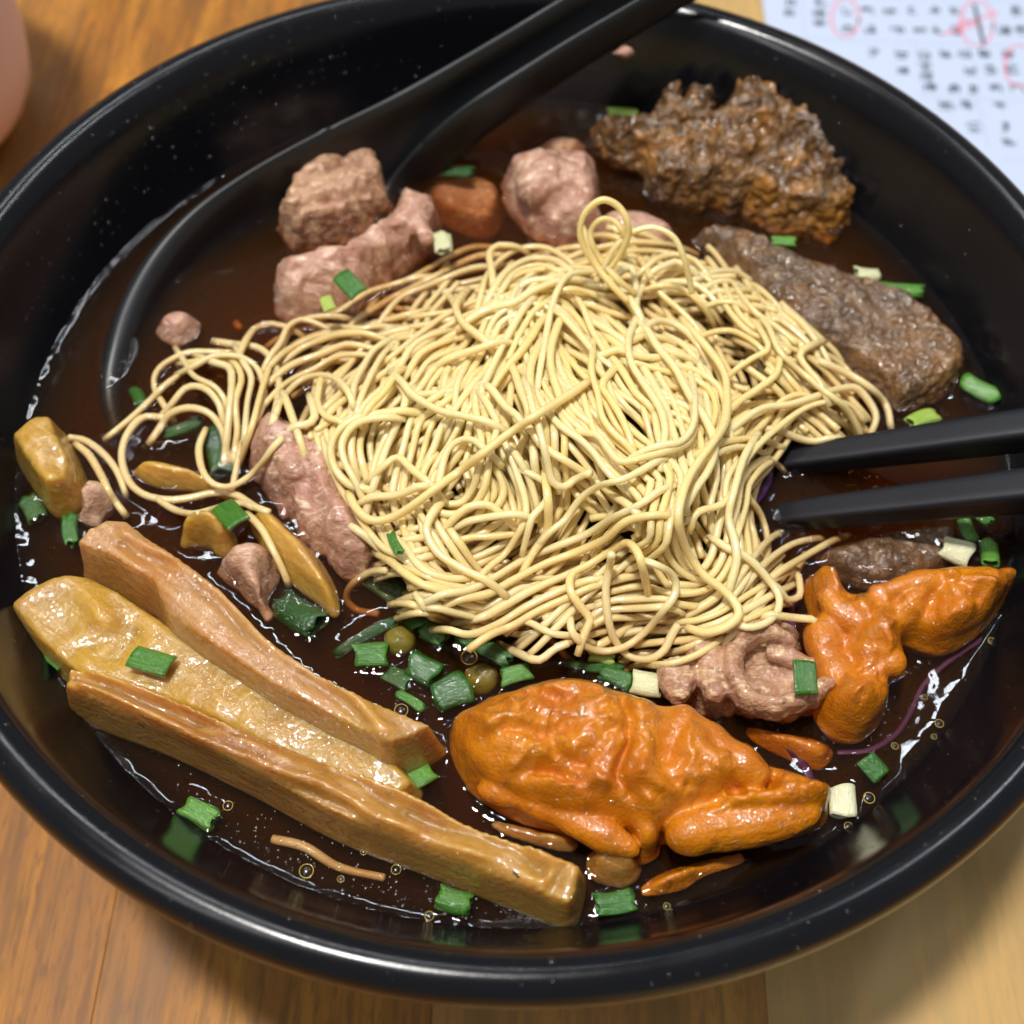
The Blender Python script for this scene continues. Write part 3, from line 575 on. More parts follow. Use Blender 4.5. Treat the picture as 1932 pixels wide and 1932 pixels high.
# ------------------------------------------------------------------ tubes (noodles, cabbage)
def tube(name, P, r, mat, sides=10, flat=1.0, seed=0, ends=1.0):
    P = np.asarray(P, float); n = len(P)
    T = np.gradient(P, axis=0); T /= np.linalg.norm(T, axis=1)[:, None] + 1e-12
    up = np.array([0, 0, 1.0]); S = np.cross(T, up); 
    bad = np.linalg.norm(S, axis=1) < .05
    S[bad] = (1, 0, 0)
    for i in range(1, n):
        if S[i] @ S[i - 1] < 0: S[i] = -S[i]
    S /= np.linalg.norm(S, axis=1)[:, None]; U = np.cross(S, T)
    s = np.concatenate([[0], np.cumsum(np.linalg.norm(np.diff(P, axis=0), axis=1))])
    rv = r * (1 + .05 * vnoise(s / .006, s * 0 + seed, 3) + .03 * vnoise(s / .0018, s * 0 + seed, 4))
    a = np.linspace(0, 2 * np.pi, sides, endpoint=False)
    tw = 1.2 * vnoise(s / .03, s * 0 + seed * 3.3, 5)
    V = P[:, None] + rv[:, None, None] * (np.cos(a + tw[:, None])[..., None] * S[:, None] * (1 + .06 * np.sin(s / .004))[:, None, None] + flat * np.sin(a + tw[:, None])[..., None] * U[:, None])
    uv = np.stack([np.repeat(s[:, None] / .004, sides, 1), np.repeat(a[None] * 1.2, n, 0) + seed * 7.1], -1).reshape(-1, 2)
    V = V.reshape(-1, 3); F = grid_faces(n, sides, True)
    c0 = len(V); V = np.vstack([V, P[0] - T[0] * r * .35 * ends, P[-1] + T[-1] * r * .35 * ends]); uv = np.vstack([uv, uv[0], uv[-1]])
    j = np.arange(sides); j2 = (j + 1) % sides; e = (n - 1) * sides
    F3 = np.vstack([np.c_[np.full(sides, c0), j2, j], np.c_[np.full(sides, c0 + 1), e + j, e + j2]])
    return mesh_np(name, V, [F[:, ::-1], F3[:, ::-1]], mat, uv=uv), V

NR = .00064
AREA = np.array([(290, 770), (360, 670), (480, 625), (600, 565), (720, 505), (850, 468), (960, 455), (1090, 470), (1130, 420), (1290, 430), (1420, 515), (1520, 610), (1600, 690), (1675, 770), (1650, 835), (1500, 830), (1440, 880), (1400, 1000), (1430, 1050), (1560, 1020), (1510, 1090), (1480, 1150), (1380, 1190), (1200, 1225), (1050, 1235), (950, 1215), (830, 1165), (730, 1060), (690, 960), (650, 880), (570, 830), (480, 870), (400, 860)], float)
def T5(*p): return [(601.3 + .3735 * x, 601.3 + .3735 * y) for x, y in p]
def T6(*p): return [(1210.5 + .3735 * x, 601.3 + .3735 * y) for x, y in p]
def T2(*p): return [(601.3 + .3735 * x, .3735 * y) for x, y in p]
def T4(*p): return [(.3735 * x, 601.3 + .3735 * y) for x, y in p]
def TB(*p): return [(841.8 + .249 * x, 420.9 + .249 * y) for x, y in p]     # 1400..2200, 700..1500
def TA(*p): return [(240.5 + .249 * x, 541.2 + .249 * y) for x, y in p]     # 400..1200, 900..1700
HERO = [  # traced strands, lower ones first: (path, lift in metres along it, own label)
 (T4((1090,170),(960,170),(860,210),(790,270),(780,350),(830,440)), 0, 0), (T4((910,280),(830,340),(740,430),(640,520),(530,610)), .001, 'thin noodle running straight from the spoon-side curls to the stubby bamboo chunk'),
 (T4((860,440),(940,350),(1030,350),(1100,420),(1130,520)), 0, 0), (T4((810,550),(860,480),(960,450),(1060,480),(1120,560),(1140,640)), 0, 0),
 (T4((940,230),(980,290),(1080,340),(1130,400),(1150,460)), .0005, 0), (T4((1000,215),(1100,200),(1180,220),(1220,300),(1190,420),(1200,560),(1190,640)), .0005, 0),
 (T4((980,240),(1080,190),(1200,190),(1290,240),(1330,330),(1330,430),(1280,540),(1220,640),(1190,780)), .001, 0), (T4((1080,220),(1160,250),(1170,330),(1160,450),(1150,560),(1140,660)), 0, 0),
 (T4((1180,130),(1310,150),(1390,230),(1410,330),(1400,430),(1385,500)), .0015, 0), (T4((1350,270),(1310,400),(1280,520),(1240,640)), .001, 0), (T4((1230,220),(1270,300),(1250,420),(1240,540)), .0003, 0),
 (T4((830,500),(720,500),(640,590),(615,700),(650,820),(730,890),(850,915),(960,905),(1080,880),(1190,890),(1290,950),(1360,980)), .0008, 'long white noodle looping over the bamboo sliver to the pork strip'),
 (T4((780,900),(880,965),(980,985),(1080,960),(1200,930),(1300,960)), 0, 'pale noodle running beneath the long white noodle'),
 (T4((1040,555),(1005,650),(1020,760),(1070,830),(1150,850),(1240,810),(1320,730),(1380,650),(1440,590)), .0012, 'U-shaped noodle curl draped around a dark scallion beside the pork strip'),
 (T4((350,600),(430,615),(520,680),(590,770),(640,900)), .0010, 'short noodle running along the stubby bamboo chunk'), (T4((380,630),(450,690),(510,790),(560,890),(640,1000)), .0012, 'short white noodle over the meat scrap beside the stubby bamboo chunk'),
 (T4((1250,985),(1320,1060),(1370,1150),(1420,1250),(1460,1345)), .001, 'short noodle end hanging over the pale meat lump'),
 (T5((345,1270),(260,1280),(170,1340),(140,1410),(190,1470),(300,1490)), -.0003, 'single hooked noodle afloat beside the bamboo crescent tip'),
 (T5((900,1640),(1010,1690),(1110,1725),(1190,1670),(1260,1640)), -.0002, 'bent noodle end afloat beside the scallions'), (T5((1060,1530),(1180,1590),(1300,1600)), 0, 0),
 (TA((760,20),(750,120),(790,230),(850,310)), 0, 'short noodle sunk beside the small mauve pork piece'),
 # back, diagonal bundles
 (T2((850,1240),(740,1260),(600,1330),(480,1400),(360,1450),(240,1520)), 0, 0), (T2((860,1280),(760,1310),(620,1380),(500,1440),(380,1500),(180,1620)), 0, 0), (T2((820,1340),(700,1380),(560,1440),(420,1500),(330,1590)), .0003, 0),
 (T2((820,1480),(850,1390),(920,1310),(1020,1255),(1140,1250),(1250,1300)), .0012, 0), (T2((880,1460),(950,1370),(1060,1310),(1180,1310),(1270,1360)), .0008, 0), (T2((930,1450),(1000,1370),(1110,1340),(1220,1370)), .0004, 0), (T2((870,1340),(860,1280),(900,1240),(970,1240)), .0012, 0),
 (T2((0,1610),(120,1560),(240,1480),(400,1430),(520,1390)), .0005, 0), (T2((-180,1690),(-60,1660),(80,1650),(220,1660),(300,1640)), .0004, 0), (T2((-140,1750),(0,1690),(140,1680),(260,1690)), .0005, 0), (T2((-190,1760),(-130,1640),(-60,1610),(80,1590)), .001, 0),
 (TA((900,400),(960,320),(1080,280),(1190,300)), .0005, 0), (TA((1080,520),(1160,420),(1210,310),(1300,250),(1400,260)), .001, 0), (TA((1130,530),(1280,440),(1420,380),(1600,350),(1800,340)), .0008, 0), (TA((1280,480),(1400,430),(1560,370),(1740,350),(1870,360)), .001, 0),
 (TA((1180,620),(1320,560),(1460,510),(1640,440),(1740,430)), .0004, 0), (TA((1150,760),(1290,680),(1420,620),(1560,540),(1740,500)), .0004, 0),
 (TA((1700,880),(1720,740),(1780,620),(1850,500),(1930,420)), .0012, 0), (TA((1760,860),(1820,720),(1880,600),(1940,500)), .0012, 0),
 # left ring curl
 (TA((1120,990),(1160,870),(1270,740),(1380,680),(1500,670),(1600,710),(1680,810),(1720,930)), .002, 'thick curled noodle ring above the pork strip'), (TA((1210,880),(1260,1020),(1300,1140)), .0006, 0), (TA((1450,770),(1440,880),(1500,980),(1590,1010)), .0006, 0), (TA((1300,1050),(1370,1040),(1420,980),(1400,900)), .0004, 0),
 # lower sweeps
 (T5((360,1215),(440,1290),(540,1350),(640,1375)), .0005, 0), (T5((420,1130),(520,1260),(640,1310),(780,1310),(900,1300)), .0003, 0), (T5((180,960),(240,1060),(330,1160),(420,1200)), 0, 0),
 (T5((530,1440),(560,1500),(680,1535),(820,1510),(950,1440),(1100,1360),(1240,1300),(1330,1260)), .0003, 0), (T5((650,1565),(760,1595),(900,1545),(1050,1455),(1250,1360),(1400,1310)), .0003, 0), (T5((850,1600),(980,1550),(1120,1470),(1280,1400),(1380,1350)), .0002, 0),
 (T5((700,1415),(850,1390),(1000,1310),(1150,1235),(1300,1180),(1450,1110),(1560,1020),(1740,985)), .0008, 0), (T5((620,1390),(760,1370),(900,1300),(1050,1210),(1200,1150),(1350,1090),(1480,1010),(1620,940),(1730,860)), .0010, 0),
 (T5((1490,1420),(1620,1415),(1760,1415)), .0002, 0), (T5((1490,1465),(1620,1462),(1750,1455)), .0002, 0), (T5((1500,1510),(1620,1508),(1720,1500)), .0002, 0),
 (T5((1470,1250),(1450,1370),(1460,1500),(1490,1610),(1560,1700),(1660,1720),(1740,1680),(1780,1600)), .0004, 0), (T5((1270,1500),(1280,1580),(1340,1650),(1430,1680),(1540,1660),(1640,1590),(1720,1500),(1800,1390),(1790,1300),(1720,1250),(1640,1220)), .0012, 'looped noodle at the lower edge of the heap beside curled pork'),
 (T5((1350,1570),(1370,1520),(1320,1450),(1270,1370),(1280,1290),(1370,1240),(1480,1170),(1560,1130),(1610,1180),(1640,1260)), .0014, 0),
 # right fringe
 (T6((470,1340),(530,1250),(600,1160),(650,1110)), 0, 0), (T6((560,1300),(640,1220),(740,1150),(840,1110)), 0, 0), (T6((660,1300),(740,1250),(860,1180),(980,1110)), 0, 0),
 (T6((880,210),(960,240),(1080,300),(1180,370),(1240,450),(1260,560)), .001, 'whitish noodle arching over the edge of the flat gluten slab'), (T6((860,330),(980,400),(1050,480),(1090,570)), .0006, 0), (T6((700,560),(780,600),(870,620),(960,600)), -.0004, 0),
 (T6((340,1100),(440,1160),(540,1210),(620,1290),(690,1390),(690,1470),(640,1530),(550,1560),(470,1540)), .0008, 'hooked noodle trailing toward the twisted orange bean curd skin'), (T6((700,1370),(740,1420),(800,1400),(800,1350)), -.0003, 0), (T6((690,1500),(760,1510),(820,1515)), -.0003, 0),
 # heap top
 (T2((690,1540),(720,1620),(800,1700),(870,1720)), .001, 0), (TB((110,560),(70,640),(130,760),(220,830),(300,890)), .001, 0), (TB((220,690),(360,640),(520,600),(640,520),(850,440),(1010,420)), .0012, 0),
 (TB((600,620),(530,740),(430,930),(340,1110),(270,1270),(280,1330)), .001, 0), (TB((1050,360),(920,400),(840,520),(790,680),(760,840),(730,1000),(700,1180)), .001, 0), (TB((860,640),(960,780),(1070,900),(1150,1010),(1260,1080)), .001, 0), (TB((880,700),(990,820),(1080,930)), .0012, 0),
 (TB((1100,620),(1250,680),(1420,720)), .0006, 0), (TB((980,500),(1120,540),(1250,620)), .0006, 0), (TB((1130,760),(1240,820),(1340,890)), .0006, 0), (TB((1040,640),(1090,780),(1140,880),(1210,990)), .0006, 0),
 (TB((700,760),(640,870),(560,980),(440,1120),(340,1260)), .001, 0), (TB((840,780),(800,920),(790,1060),(820,1200),(860,1300)), .001, 0), (TB((700,920),(640,1080),(640,1250),(680,1400),(740,1520),(760,1700)), .001, 0), (TB((520,1120),(560,1260),(620,1420),(600,1600),(560,1700)), .001, 0),
 (TB((0,1030),(120,990),(250,950),(380,900)), .0014, 0), (TB((370,1290),(440,1380),(500,1430)), .0006, 0), (TB((300,1340),(350,1440),(390,1530),(350,1680)), .0012, 0),
 (T5((360,470),(350,570),(300,680),(260,820)), .001, 0), (T5((400,310),(440,400),(400,520),(340,660),(300,780),(250,920)), .0016, 0), (T5((450,460),(300,480),(170,510),(90,580),(60,670),(90,770),(160,840),(230,850)), .0016, 0), (T5((330,490),(190,530),(120,620),(130,720),(180,810)), .0012, 0), (T5((380,290),(330,370),(270,430)), .002, 0),
 (T5((610,930),(560,1010),(545,1080),(600,1180),(720,1260),(860,1325)), .0012, 0), (T5((960,660),(1000,780),(1040,900),(1045,1000),(1000,1100),(930,1200),(860,1250)), .0014, 0), (T5((1000,690),(1060,800),(1100,930)), .001, 0), (T5((1080,780),(1150,840),(1150,920),(1080,1000),(1060,1060)), .0012, 0),
 (T5((1150,830),(1160,960),(1150,1080),(1080,1180)), .0010, 0), (T5((700,990),(760,950),(850,940),(920,980)), .0012, 0), (T5((745,1022),(870,1000),(1000,985)), .0016, 0), (T5((600,870),(640,690),(700,620),(770,610),(840,650)), .0012, 0), (T5((330,740),(400,700),(470,760),(560,830)), .0012, 0), (T5((280,900),(400,890),(500,850)), .001, 0),
 (T5((420,310),(470,380),(600,460),(720,490),(870,520)), .002, 0), (T5((1080,560),(1130,640),(1250,720),(1380,800),(1500,900),(1560,930)), .0014, 0), (T5((1060,350),(1080,450),(1110,540),(1150,700),(1180,820),(1240,850),(1300,800)), .0012, 0),
 (T5((1180,1060),(1240,1020),(1330,900),(1430,840),(1540,810),(1640,760),(1740,700)), .0016, 0), (TB((1110,960),(1100,1120),(1150,1300),(1180,1460),(1260,1580),(1350,1660),(1400,1700)), .0014, 0), (TB((1280,1040),(1360,1160),(1440,1290),(1540,1380)), .0008, 0), (TB((1260,1110),(1180,1230),(1240,1330),(1330,1480),(1400,1640)), .0008, 0),
 (TB((1070,1580),(1160,1620),(1240,1730),(1330,1810),(1520,1770),(1700,1720),(1830,1660),(1880,1540),(1870,1380),(1820,1200)), .0018, 0), (TB((1220,970),(1310,960),(1430,1000),(1560,1020),(1690,1010)), .0010, 0), (TB((1430,880),(1520,850),(1620,870)), .0008, 0),
 (TB((1540,330),(1510,420),(1460,540),(1440,660),(1490,790),(1580,910),(1700,980),(1830,1010)), .0014, 0), (TB((1420,760),(1380,890),(1400,1050),(1480,1190),(1570,1320),(1630,1430),(1660,1560),(1650,1660)), .0016, 0), (TB((1520,330),(1560,440),(1650,560),(1760,650),(1870,760),(1940,850)), .0014, 0),
 (TB((1500,780),(1600,740),(1720,760),(1830,830),(1930,940)), .0012, 0), (TB((1620,470),(1740,480),(1850,540),(1940,620)), .001, 0), (TB((1520,320),(1620,260),(1760,240),(1880,280),(1950,340)), .0014, 0), (TB((1640,330),(1740,290),(1820,330)), .001, 0),
 (T6((30,50),(80,140),(170,250),(240,380),(330,520),(370,640),(340,760),(270,860)), .0012, 0), (T6((0,670),(100,640),(200,620),(260,540),(270,430),(260,320)), .0014, 0), (T6((330,70),(450,60),(540,100),(620,160)), .0008, 0), (T6((600,50),(640,150),(560,200),(470,260)), .0008, 0), (T6((470,430),(580,360),(680,280),(700,180)), .0008, 0),
 (T6((240,1080),(280,980),(400,940),(470,860),(510,750),(580,650),(700,540),(830,450),(950,420),(1060,440),(1130,520)), .0018, 'long noodle arching from the heap toward the chopstick tips'), (T6((520,500),(620,450),(740,435),(860,400),(980,360),(1080,350),(1150,420),(1185,500),(1160,580)), .0014, 0), (T6((640,30),(700,170),(820,280),(930,370),(1030,450),(1100,560)), .0012, 0), (T6((860,130),(800,175),(820,230),(900,320)), .0014, 0),
 (T6((560,620),(510,720),(470,860),(440,1000),(470,1120),(480,1220),(450,1340)), .0010, 0), (T6((200,0),(310,120),(400,240),(430,340),(420,520),(350,640),(290,720),(230,820),(190,950),(190,1050),(230,1170),(310,1290),(400,1360),(470,1430),(490,1500),(420,1560),(320,1585),(230,1560)), .0020, 'longest noodle hanging down the front of the heap to the curled pork'),
 (T5((1360,320),(1240,400),(1080,500),(920,610),(740,750),(600,850),(480,940),(380,1000),(270,1020),(190,960),(150,880)), .0024, 'straight noodle lying diagonally across the top of the heap'),
 (TB((1400,600),(1330,520),(1230,400),(1150,290),(1090,180),(1060,80)), .0020, 0), (TB((1450,660),(1380,560),(1290,440),(1250,380)), .001, 0), (TB((1340,360),(1400,330),(1430,420),(1440,520)), .001, 0),
]
LOOPS = [  # strands that stand free of the heap: path, heights above the broth
 (T2((1560,1520),(1480,1440),(1400,1340),(1340,1250),(1320,1160),(1350,1070),(1430,1010),(1510,1040),(1560,1120),(1560,1200),(1510,1300),(1440,1390)), [.014,.016,.018,.021,.024,.027,.029,.028,.026,.023,.019,.016], 'upright noodle loop rising from the back of the heap'),
 (T2((1600,1480),(1520,1420),(1430,1320),(1380,1230),(1375,1160),(1420,1110),(1480,1110),(1530,1160),(1545,1230),(1530,1300)), [.013,.016,.018,.021,.023,.025,.025,.024,.021,.017], 'smaller noodle loop nested inside the upright loop'),
 (T2((1400,1420),(1450,1330),(1500,1245),(1580,1175),(1690,1150),(1790,1195),(1840,1290),(1870,1400),(1885,1480)), [.015,.018,.021,.023,.024,.0235,.021,.017,.014], 'noodle arching above the heap beside the upright loop'),
]
GUIDE = [[(830,480),(620,590),(470,660)], [(900,560),(760,620),(620,760)], [(880,620),(850,800),(860,950)], [(1100,520),(950,640),(920,800),(940,950)], [(1300,500),(1420,640),(1560,760)], [(1250,600),(1320,800),(1360,1000),(1400,1120)], [(650,900),(700,1040),(850,1150),(1050,1120),(1250,1000)], [(1000,700),(1150,850),(1200,1000)], [(560,640),(520,740),(480,860)], [(1100,760),(1280,860),(1400,960)], [(700,560),(620,650),(500,720)], [(800,560),(720,700),(660,850)]]
FILL = np.array([(560, 670), (630, 605), (740, 552), (860, 500), (960, 470), (1090, 470), (1130, 430), (1290, 440), (1420, 520), (1520, 610), (1600, 690), (1650, 760), (1630, 815), (1500, 815), (1430, 870), (1390, 1000), (1410, 1060), (1480, 1060), (1470, 1135), (1380, 1175), (1200, 1205), (1050, 1212), (950, 1188), (830, 1138), (745, 1050), (705, 960), (655, 880), (600, 800)], float)
gp, ga = [], []
EDGE = [AREA[[i, (i + 1) % len(AREA)]] for i in range(len(AREA))]
for g in GUIDE * 2 + EDGE * 2 + [h[0] for h in HERO]:
    q = spline(g, 24); d = np.gradient(q, axis=0); gp.append(q); ga.append(np.arctan2(d[:, 1], d[:, 0]))
gp = np.vstack(gp); ga = np.concatenate(ga)
def flow(x, y):
    wt = np.exp(-((gp[:, 0] - x) ** 2 + (gp[:, 1] - y) ** 2) / (2 * 70 ** 2)) + 1e-9
    return .5 * math.atan2((wt * np.sin(2 * ga)).sum(), (wt * np.cos(2 * ga)).sum())

gxs = HO + (np.arange(HN) + .5) * CELL
GX, GY = np.meshgrid(gxs, gxs, indexing='ij')
mc = at(1120, 770, ZS + .012)
BASE = ZS - .0042 + .0235 * np.exp(-(((GX - mc[0]) / .037) ** 2 + ((GY - mc[1]) / .030) ** 2) ** 1.0) + .0016 * fbm(GX, GY, .012, 2, 61)
ar_w = at(AREA[:, 0], AREA[:, 1], ZS)[:, :2]
ina = inside(GX, GY, ar_w); 
dd = polydist(GX, GY, np.vstack([ar_w, ar_w[:1]])) * np.where(ina, 1, -1)
BASE += np.clip(dd, -.008, 0) * 1.2
for cx_, cy_, hh, rr_ in ((430, 740, .0060, .013), (350, 790, .0030, .012), (205, 900, .0055, .010), (400, 960, .0035, .012), (700, 1130, .0022, .008), (330, 600, .002, .006)):
    q_ = at(cx_, cy_, ZS); BASE += hh * np.exp(-((GX - q_[0]) ** 2 + (GY - q_[1]) ** 2) / rr_ ** 2)
FOOD = HM.copy()
NH = np.maximum(BASE, HM)                  # what noodles lie on
OFF = [(i, j) for i in range(-2, 3) for j in range(-2, 3) if i * i + j * j <= 4]
def lay(path, lift, iters=4):
    path = np.asarray(path, float)
    L = np.linalg.norm(np.diff(path, axis=0), axis=1).sum()
    n = max(10, int(L * 1.3 / 14)); q = spline(path, n)
    z = np.full(n, ZS + .006); 
    for _ in range(iters):
        W = at(q[:, 0], q[:, 1], z)
        ci, cj = cell(W[:, 0]), cell(W[:, 1]); zr = np.full(n, -1.0)
        for i, j in OFF:
            h = NH[np.clip(ci + i, 0, HN - 1), np.clip(cj + j, 0, HN - 1)]
            zr = np.maximum(zr, h + math.sqrt(max(NR ** 2 - (i * i + j * j) * CELL ** 2, 0)) if (i * i + j * j) * CELL ** 2 < NR ** 2 else -1)
        zr = zr - .25 * NR
        zz = zr.copy()
        for _k in range(14):
            s = zz.copy(); s[1:-1] = .25 * zz[:-2] + .5 * zz[1:-1] + .25 * zz[2:]
            s[0] = .5 * (zz[0] + zz[1]); s[-1] = .5 * (zz[-1] + zz[-2])
            zz = np.maximum(s, zr - .45 * NR)
        for _k in range(3):
            zz[1:-1] = .25 * zz[:-2] + .5 * zz[1:-1] + .25 * zz[2:]
        z = .5 * z + .5 * (zz + lift) if _ < iters - 1 else zz + lift * np.sin(np.linspace(.2, np.pi - .2, n))
    W = at(q[:, 0], q[:, 1], z); W[:, 2] = z
    return W
def settle(W):
    # leave the strand's own top in the height map
    P = np.vstack([W[:-1] * (1 - f) + W[1:] * f for f in (0, .34, .67)] + [W[-1:]])
    ci, cj = cell(P[:, 0]), cell(P[:, 1])
    for i in range(-2, 3):
        for j in range(-2, 3):
            a_ = np.clip(ci + i, 0, HN - 1); b_ = np.clip(cj + j, 0, HN - 1)
            d2 = (gxs[a_] - P[:, 0]) ** 2 + (gxs[b_] - P[:, 1]) ** 2; k = d2 < NR ** 2
            np.maximum.at(NH, (a_[k], b_[k]), P[k, 2] + np.sqrt(NR ** 2 - d2[k]))
NG = 'noodles in the soup'
REGION = [(1500, 640, 'thin pale yellow noodle in the heap side facing the flat gluten slab', 'noodles facing the flat gluten slab'), (1500, 840, 'thin pale yellow noodle in the heap side facing the chopsticks', 'noodles facing the chopsticks'),
 (1000, 1170, 'thin pale yellow noodle in the heap side facing the clustered scallions', 'noodles facing the clustered scallions'), (700, 590, 'thin pale yellow noodle in the heap side facing the thick pink pork slice', 'noodles facing the thick pink pork slice'),
 (690, 940, 'thin pale yellow noodle in the heap side facing the long pork strip', 'noodles facing the long pork strip'), (430, 750, 'thin noodle in the loose curls between the spoon and the heap', 'noodles in the loose curls by the spoon'),
 (980, 800, 'thin pale yellow noodle in the heap middle around the straight diagonal noodle', 'noodles around the straight diagonal noodle'), (1180, 560, 'thin pale yellow noodle in the heap at the foot of the upright loop', 'noodles at the foot of the upright loop'),
 (1400, 1080, 'thin pale yellow noodle in the heap side facing the curled pork', 'noodles facing the curled pork')]
count = 0
def noodle(W, label, r=NR):
    global count
    count += 1
    r = r * float(RNG.uniform(.88, 1.12))
    o, V = tube('noodle', W, r, M['noodle'], seed=count, flat=float(RNG.uniform(.82, 1.0)))
    reg, grp = '', ''
    if not label:
        m_ = W.mean(0); reg, grp = min(((np.hypot(*(at(a, b, ZS + .005)[:2] - m_[:2])), l_, g_) for a, b, l_, g_ in REGION))[1:]
    tag(o, label or reg, 'noodle', NG if label else grp)
    stamp(V, False); settle(W)
    return o
# the heap beneath: bundles of parallel strands that follow the lie of the traced ones
strands = []; NS, NI = 360, 176
minx, miny = AREA.min(0); maxx, maxy = AREA.max(0)
while len(strands) < NS + NI:
    x, y = RNG.uniform(minx, maxx), RNG.uniform(miny, maxy)
    if not inside(np.array([x]), np.array([y]), FILL if RNG.random() < .93 else AREA)[0]: continue
    jit = RNG.normal(0, .30); L = RNG.uniform(260, 620); amp = RNG.uniform(.1, .45); ph = RNG.uniform(0, 6.28); wl = RNG.uniform(140, 320)
    def walk(sgn):
        p = [(x, y)]; ang = flow(x, y) + jit + (0 if sgn > 0 else math.pi); s = 0; out = 0
        while s < L / 2 and out < 3:
            px, py = p[-1]
            f = flow(px, py) + jit + amp * math.sin(sgn * s / wl * 6.28 + ph)
            while f - ang > math.pi / 2: f -= math.pi
            while f - ang < -math.pi / 2: f += math.pi
            ang += .6 * (f - ang)
            p.append((px + 16 * math.cos(ang), py + 16 * math.sin(ang))); s += 16
            if not inside(np.array([p[-1][0]]), np.array([p[-1][1]]), FILL)[0]: out += 1
        return p
    A = walk(-1)[::-1]; B = walk(1)[1:]
    path = np.array(A + B)
    if len(path) < 8: continue
    path = spline(path[::3] if len(path) > 12 else path, len(path))
    tn = np.gradient(path, axis=0); tn /= np.linalg.norm(tn, axis=1)[:, None]
    nn = np.stack([-tn[:, 1], tn[:, 0]], 1)
    for k in range(int(RNG.integers(1, 5))):
        a0 = int(RNG.integers(0, 4)); b0 = len(path) - int(RNG.integers(0, 4))
        wob = 4 * vnoise(np.arange(len(path)) / 6., np.full(len(path), float(len(strands))), 8)
        pth = path + nn * (k * 18.5 + wob)[:, None]
        strands.append(pth[a0:b0])
def tuck(W, d=.0022, k=7):
    # loose ends slip under their neighbours
    k = min(k, len(W) // 3); f = (np.linspace(1, 0, k) ** 1.6) * d
    W[:k, 2] -= f; W[-k:, 2] -= f[::-1]
    return W
def sink(W, path):
    # a strand whose end leaves the heap goes down into the broth
    for e in (0, 1):
        p = path[-1 if e else 0]
        if not inside(np.array([p[0]]), np.array([p[1]]), AREA)[0]:
            k = np.linspace(1, 0, 9) ** 1.5 * .0040
            if e: W[-9:, 2] -= k[::-1][-len(W[-9:]):]
            else: W[:9, 2] -= k[:len(W[:9])]
    return W
# lower layers of the heap, hardly seen: one mass
keepNH = NH; NH = NH - np.where(FOOD > BASE, 0, .0035)
VS, FS, UV, o_ = [], [], [], 0
for q_, s_ in enumerate(strands[:NS]):
    W = sink(lay(s_, 0.0), s_); settle(W)
    o, V = tube('tmp', W, NR, M['noodle'], sides=7, seed=q_)
    me = o.data; ls = np.zeros(len(me.loops), np.int32); me.loops.foreach_get('vertex_index', ls)
    tt = np.zeros(len(me.polygons), np.int32); me.polygons.foreach_get('loop_total', tt)
    n4 = int((tt == 4).sum()); FS.append((ls[:n4 * 4].reshape(-1, 4) + o_, ls[n4 * 4:].reshape(-1, 3) + o_))
    VS.append(V); o_ += len(V); bpy.data.objects.remove(o); bpy.data.meshes.remove(me)
VS = np.vstack(VS); stamp(VS, False)
mass = mesh_np('noodle_mass', VS, [np.vstack([f[0] for f in FS]), np.vstack([f[1] for f in FS])], M['noodle'], uv=VS[:, :2] * 400)
tag(mass, 'packed lower layers of thin noodles under the heap', 'noodles', kind='stuff')
NH = np.maximum(NH, keepNH - .0012)
for s_ in strands[NS:NS + NI]:
    W = sink(tuck(lay(s_, 0.0)), s_); noodle(W, None)
for hi_, (path, lift, label) in enumerate(HERO):
    if not label:
        p = np.array(path, float); a0 = p[0] - p[1]; a1 = p[-1] - p[-2]
        path = np.vstack([p[0] + a0 / np.linalg.norm(a0) * 38, p, p[-1] + a1 / np.linalg.norm(a1) * 38])
    W = lay(path, lift); W = W if label else tuck(W, .0026, 6)
    if (hi_ < 19 or label) and 'sunk' not in str(label) and lift >= 0:
        zf = np.maximum(W[:, 2], ZS - .0001 + lift * .3); e_ = np.linspace(-1, 1, len(W)); zf -= .0012 * np.abs(e_) ** 12
        q = spline(path, len(W)); W = at(q[:, 0], q[:, 1], zf)
    noodle(W, label or None, NR * 1.04)
for path, hz, label in LOOPS:
    q = spline(np.c_[np.array(path), np.array(hz) * 1e0], 90)
    W = at(q[:, 0], q[:, 1], ZS + q[:, 2]); noodle(W, label, NR * 1.05)
q = spline([(515, 1583), (575, 1598), (640, 1636), (725, 1656)], 40); noodle(at(q[:, 0], q[:, 1], ZS - .0034 + .0008 * np.sin(np.linspace(0, 6, 40))), 'single yellow noodle sunk along the long ribbed bamboo shoot')
HM = np.maximum(HM, np.where(NH > BASE + 1e-6, NH, -1))

# ------------------------------------------------------------------ the spoon
ST = [((1330,-150),.0985,(1490,-150),.0985,.004), ((1200,-75),.0915,(1360,-75),.0915,.0042), ((1075,0),.0845,(1230,0),.0845,.0046), ((900,105),.0775,(1062,98),.0772,.006), ((740,195),.0722,(905,200),.0708,.008),
      ((600,265),.0688,(805,288),.0622,.010), ((480,332),.0662,(745,362),.0545,.010), ((378,402),.0636,(710,452),.0515,.011), ((300,482),.0608,(668,562),.0495,.011), ((246,572),.0584,(620,672),.0485,.011), ((216,660),.0562,(540,770),.049,.0115), ((204,740),.0538,(420,832),.048,.009), ((216,802),.0510,(312,846),.048,.0055), ((244,836),.049,(266,842),.0482,.001)]
Ls = at([s[0][0] for s in ST], [s[0][1] for s in ST], [s[1] for s in ST]); Rs = at([s[2][0] for s in ST], [s[2][1] for s in ST], [s[3] for s in ST])
dep = np.array([s[4] for s in ST])
tq = np.linspace(0, len(ST) - 1, 90)
